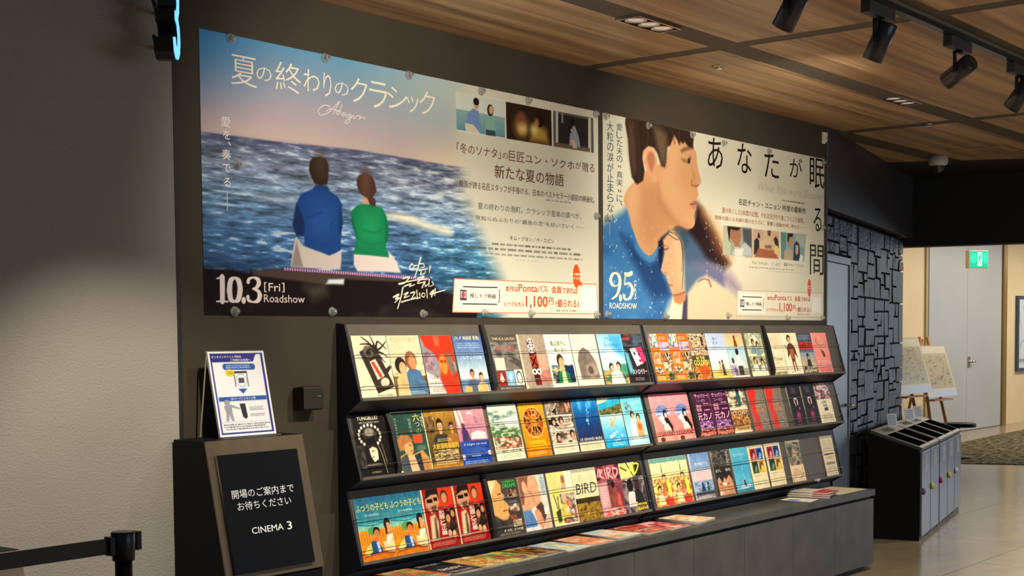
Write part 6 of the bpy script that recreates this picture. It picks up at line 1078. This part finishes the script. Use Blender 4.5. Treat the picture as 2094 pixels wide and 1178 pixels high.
def d16():
    c = C('ecdfb4'); c.rect(0, 0, 1, .04, 'b8b096'); q = [('c8242c', .12, .07, 'e8a0a0', '6a0a18'), ('2a58b0', .52, .07, '9ac0f0', '14284a'), ('2f5a3c', .12, .36, '7a9a7c', '16301f'), ('e8b81c', .52, .36, 'f8dc6a', '6a4a10')]
    for col, u, v, lt, dk in q: c.rect(u, v, u+.38, v+.28, col).ell(u+.2, v+.15, .1, .1, lt, .03).poly([(u+.06, v+.2), (u+.08, v+.04), (u+.3, v+.03), (u+.32, v+.14), (u+.2, v+.09), (u+.12, v+.22)], dk, .02).stroke([(u+.16, v+.14), (u+.2, v+.14)], .012, dk).stroke([(u+.18, v+.2), (u+.24, v+.2)], .01, dk)
    return c.lines(.1, .305, .92, .35, 1, 'efe6c4', 3, .9).lines(.12, .68, .7, .71, 1, '8a8064', 4).lines(.08, .86, .94, .92, 2, 'c8bc94', 5)
def d18():
    c = C('67675c'); c.photo(0, .06, 1, .6, ['4a4c48', '8a8c7c', '6a6a5e', 'c0a884', '3a3a3a'], 4, 8); c.rect(0, 0, 1, .05, 'b8ac94').ell(.48, .3, .1, .1, 'c89a74', .03).rect(.3, .36, .6, .39, 'e4dcc8').rect(0, .6, 1, 1, 'e8d2aa').lines(.1, .68, .74, .86, 5, 'b8946c', 3, .6)
    return c.stroke([(.86, .68), (.78, .78), (.9, .82), (.6, .94)], .014, '8a4a34').stroke([(.08, .9), (.1, .98)], .03, '5a4030')
def d19():
    c = C('e2d4b4'); c.rect(0, 0, 1, .06, 'b0a894').lines(.12, .1, .88, .34, 6, 'b8ac90', 3, .6).rect(.08, .44, .9, .475, '4a443a').lines(.2, .52, .8, .58, 2, '8a806a', 4).rect(.14, .66, .86, .72, '8a8474').lines(.18, .78, .8, .8, 1, '6a6252', 5); return c.lines(.1, .88, .9, .96, 3, 'c0b494', 6)
two = lambda s: (s+', left one of the identical pair', s+', right one of the identical pair')
T5, T6 = two('orange photo-grid leaflet on the top tier'); T7, T8 = two('pink leaflet with dark lettering and a semicircle'); T9, T10 = two('dark purple leaflet with large pink characters')
T11, T12 = two('grey leaflet with a red streak down its left side'); T13, T14 = two('black leaflet with a glowing magenta mark'); T15, T16 = two('teal and orange leaflet of two children reading'); T17, T18 = two('red leaflet with a man in dark glasses')
T19, T20 = two('yellow leaflet crowded with people under big letters'); T21, T22 = two('cream leaflet with four brightly coloured faces')
FL = [
 [(.683, .2, a1, 'cream leaflet with a drawn video tape sprouting black leaves', .004), (.886, .196, a2, 'beige leaflet of a couple leaning together, man in blue', .004), (1.088, .2, a3, 'red and grey leaflet with an orange lit face', .004), (1.299, .190, a4, 'blue leaflet with two people before a pale sky', .006), (1.546, .194, a5, 'dark grey collage leaflet with red and blue squares below', .006), (1.743, .204, a6, 'taupe leaflet with a stacked column of drawn eyes', .007), (1.951, .198, a7, 'cream leaflet with green lettering and a person in green', .005), (2.157, .213, a8, 'cream leaflet with a brown arched window picture', .004), (2.382, .213, a9, 'pale blue summer leaflet with handwritten title', .005), (2.598, .185, a10, 'dark leaflet with a pink and white face beside the divider', .003),
  (2.851, .182, a11, T5, .004), (3.036, .2, a11, T6, .004), (3.24, .175, a13, 'leaflet of yellow letters over an orange goldfish scene', .004), (3.419, .208, a14, 'pale lilac leaflet with two tiny figures on grass', .006), (3.633, .198, a15, 'peach and sky blue leaflet with a person in white', .004), (3.862, .196, a16, 'grey green leaflet with two pictures of couples', .004), (4.12, .18, a17, 'cream leaflet with one white flower and brown script', .004), (4.304, .196, a18, 'off-white leaflet with a brown drawn puppet figure', .004), (4.505, .19, a19, 'slate leaflet with a wide orange-red title band', .004), (4.70, .208, a20, 'salmon pink leaflet with a falling figure', .004)],
 [(.686, .186, b1, 'black leaflet with a ring of light bulbs above a pale face', .004), (.911, .2, b2, 'dark teal leaflet with a painted man and red seal', .004), (1.115, .193, b3, 'golden brown leaflet of men above a yellow title', .004), (1.312, .197, b4, 'pink and royal blue leaflet with a small bed', .004), (1.533, .206, b5, 'pale green leaflet with hill and village pictures, thick pile', .011), (1.763, .188, b6, 'bright orange leaflet with a round medallion of people', .004), (1.964, .2, b7, 'brown leaflet tiled with sepia photographs', .006), (2.178, .205, b8, 'deep blue underwater leaflet with cream foot', .006), (2.394, .196, b9, 'blue and white leaflet with a small boat', .005), (2.60, .188, b10, 'turquoise leaflet of bathing people beside the rack join', .005),
  (2.864, .189, b11, T7, .004), (3.055, .192, b11, T8, .004), (3.292, .18, b13, T9, .004), (3.474, .196, b13, T10, .004), (3.672, .2, b15, 'cream and amber leaflet with a figure in teal', .004), (3.904, .194, b16, T11, .004), (4.116, .2, b16, T12, .004), (4.387, .165, b18, T13, .008), (4.57, .168, b18, T14, .008), (4.76, .2, b20, 'cream leaflet with a tilted photo strip, last on its tier', .004)],
 [(.69, .195, d1, T15, .004), (.887, .198, d1, T16, .004), (1.087, .2, d3, T17, .005), (1.29, .2, d3, T18, .008), (1.534, .2, d5, 'charcoal leaflet with a golden face and green title', .010), (1.751, .2, d6, 'pale leaflet with a close-up profile and blue shirt', .006), (1.971, .198, d7, 'yellow leaflet with a photo of a tattooed man', .005), (2.172, .198, d8, 'pale leaflet with scrawled capitals over a golden field', .005), (2.374, .205, d9, 'dark pink leaflet with scrawled pink letters', .004), (2.582, .2, d10, 'yellow and grey leaflet of two people seen from behind', .004),
  (2.862, .184, d11, T19, .005), (3.049, .18, d11, T20, .005), (3.248, .21, d13, 'small blue and pink leaflet of a couple by the sea', .008), (3.493, .19, d14, 'dark brown leaflet with a face resting low', .005), (3.706, .192, d15, 'plain turquoise leaflet with a tiny standing figure', .005), (3.905, .186, d16, T21, .005), (4.111, .19, d16, T22, .005), (4.383, .178, d18, 'grey and cream leaflet standing alone beside the empty slot', .004), (4.845, .166, d19, 'narrow cream text leaflet at the far end of the bottom tier', .005)]]
cache = {}
for r, row in enumerate(FL):
    for (x, w, fn, lab, th) in row:
        if fn in cache and abs(cache[fn][1]-w) < .2 and (src := cache[fn][0]):
            o = src.copy(); COL.objects.link(o); o.matrix_world = row_matrix(r, x) @ Matrix.Diagonal((w/cache[fn][1], 1, 1, 1))
        else:
            cv = fn(); gr = .6*cv.field(20, 26, 17, 2)+.4*cv.field(6, 8, 23, 2); lum = cv.px.mean(-1); cv.px *= (1+(.62-.5*lum)*(gr-gr.mean()))[..., None]; cv.px = np.clip((cv.px-.5)*1.12+.5, 0, 1)
            o = print_mesh('leaflet', cv, w, .257, th, INK, None, None, lift=.0005, edge='e2dac4'); o.matrix_world = row_matrix(r, x); cache[fn] = (o, w)
        for k in ('label', 'category', 'group'):
            if k in o: del o[k]
        tag(o, lab, 'leaflet', GROUP[r])

# ------------------------------------------------------------------ leaflets and magazines lying on the counter
TOPZ = .5183
def flat(x, y, w, d, th, cv, lab, rot=0., name='leaflet', z=TOPZ):
    M = Matrix.Translation((x, y, z)) @ Matrix.Rotation(rot, 4, 'Z') @ Matrix.Rotation(-math.pi/2, 4, 'X') @ Matrix.Translation((-w/2, 0, -d/2))
    return tag(print_mesh(name, cv, w, d, th, INK, None, M, lift=.0005, edge='c9c4b8'), lab, 'leaflet', 'piles lying on the counter')
def mk(bg, cols, seed, title=None, tc='f0e8d8', y=.1):
    c = C(bg).photo(.05, .04, .95, .96, cols, 7, seed).lines(.1, .06, .9, .2, 2, tc, seed).lines(.1, .8, .9, .94, 3, tc, seed+5)
    if title: c.text(title, .1, y, .9, y+.14, tc, .03)
    return c
pil = [(.885, mk('c8452c', ['4a8a44', 'd8543a', '8ab05a', 'e88a5c'], 2), .018, 'green and red leaflet pile, first on the counter from the left'),
 (1.095, mk('221f26', ['1c1a20', '2c2830', '3a343c'], 3, 'SISSY', 'e8e2d8', .55), .016, 'black leaflet pile with white lettering on the counter'),
 (1.29, mk('c8a03c', ['d8b04a', '8a6a2c', 'e8d08a', 'c8742c'], 4), .018, 'gold patterned leaflet pile on the counter'),
 (1.485, mk('d8c84a', ['d8c84a', '4a8a54', 'c85a3c', '3a3a4a'], 5), .014, 'yellow and green leaflet pile on the counter'),
 (1.685, mk('241c18', ['241c18', '5a3a24', 'b87c3c', '1c1614'], 6), .014, 'dark brown leaflet pile with gold streaks on the counter'),
 (1.885, mk('c8d8e4', ['c8d8e4', '8ab0d0', 'e8d474', 'f0ead8'], 7), .010, 'pale blue and yellow leaflet pile on the counter'),
 (2.085, mk('d8844a', ['e8a06a', 'd8643a', 'f0d8b8', 'b85a34'], 8), .014, 'orange leaflet pile with cream streaks on the counter'),
 (2.30, mk('e8dcc8', ['a8cce0', 'e8c4a4', 'f0e4d0', 'c8846a'], 9), .022, 'cream and sky blue leaflet pile, thickest of those near the middle'),
 (2.545, mk('b8382a', ['c8402c', '3a2420', 'e0684a', '8a2a24'], 10, 'KYOKO', 'f4dcc8', .6), .016, 'red and black leaflet pile on the counter'),
 (2.765, mk('d85a5c', ['e87a7c', '4a2c34', 'd84a54', 'f0b8a8'], 11), .012, 'pink and dark leaflet pile on the counter'),
 (3.01, mk('ece4d0', ['ece4d0', 'e88a4a', 'f4ecd8', 'd8643a'], 12), .022, 'white magazine pile with orange print, right of the other piles')]
rg = random.Random(5)
for i, (x, cv, th, lab) in enumerate(pil): flat(x, -.192, .19, .257, th, cv, lab, rg.uniform(-.05, .05))
c = C('eceadc'); c.ell(.3, .4, .22, .2, '4a8ad0', .1).lines(.1, .7, .9, .9, 3, '9aa0a8', 2); flat(4.225, -.235, .15, .19, .004, c, 'single white leaflet with a blue mark near the far end of the counter', .1)
for i, (x, y, r_, z) in enumerate(((4.43, -.20, .35, 0), (4.45, -.205, .22, .0115), (4.475, -.20, .08, .023))):
    c = C('e6e0d0'); c.rect(0, .6, 1, 1, 'c23a48').lines(.1, .1, .9, .5, 4, '9a9488', i+2)
    flat(x, y, .19, .25, .0105, c, ('lowest', 'middle', 'topmost')[i]+' white and crimson booklet of the fanned stack on the counter', r_, 'booklet', TOPZ+z)
c = C('ecdcb8'); c.lines(.08, .06, .92, .92, 9, 'd8bc98', 4, .7).stroke([(0, .5), (1, .5)], .006, 'c8b08a')
flat(4.79, -.19, .36, .26, .006, c, 'large cream newspaper sheet at the far end of the counter', -.03, 'newspaper')
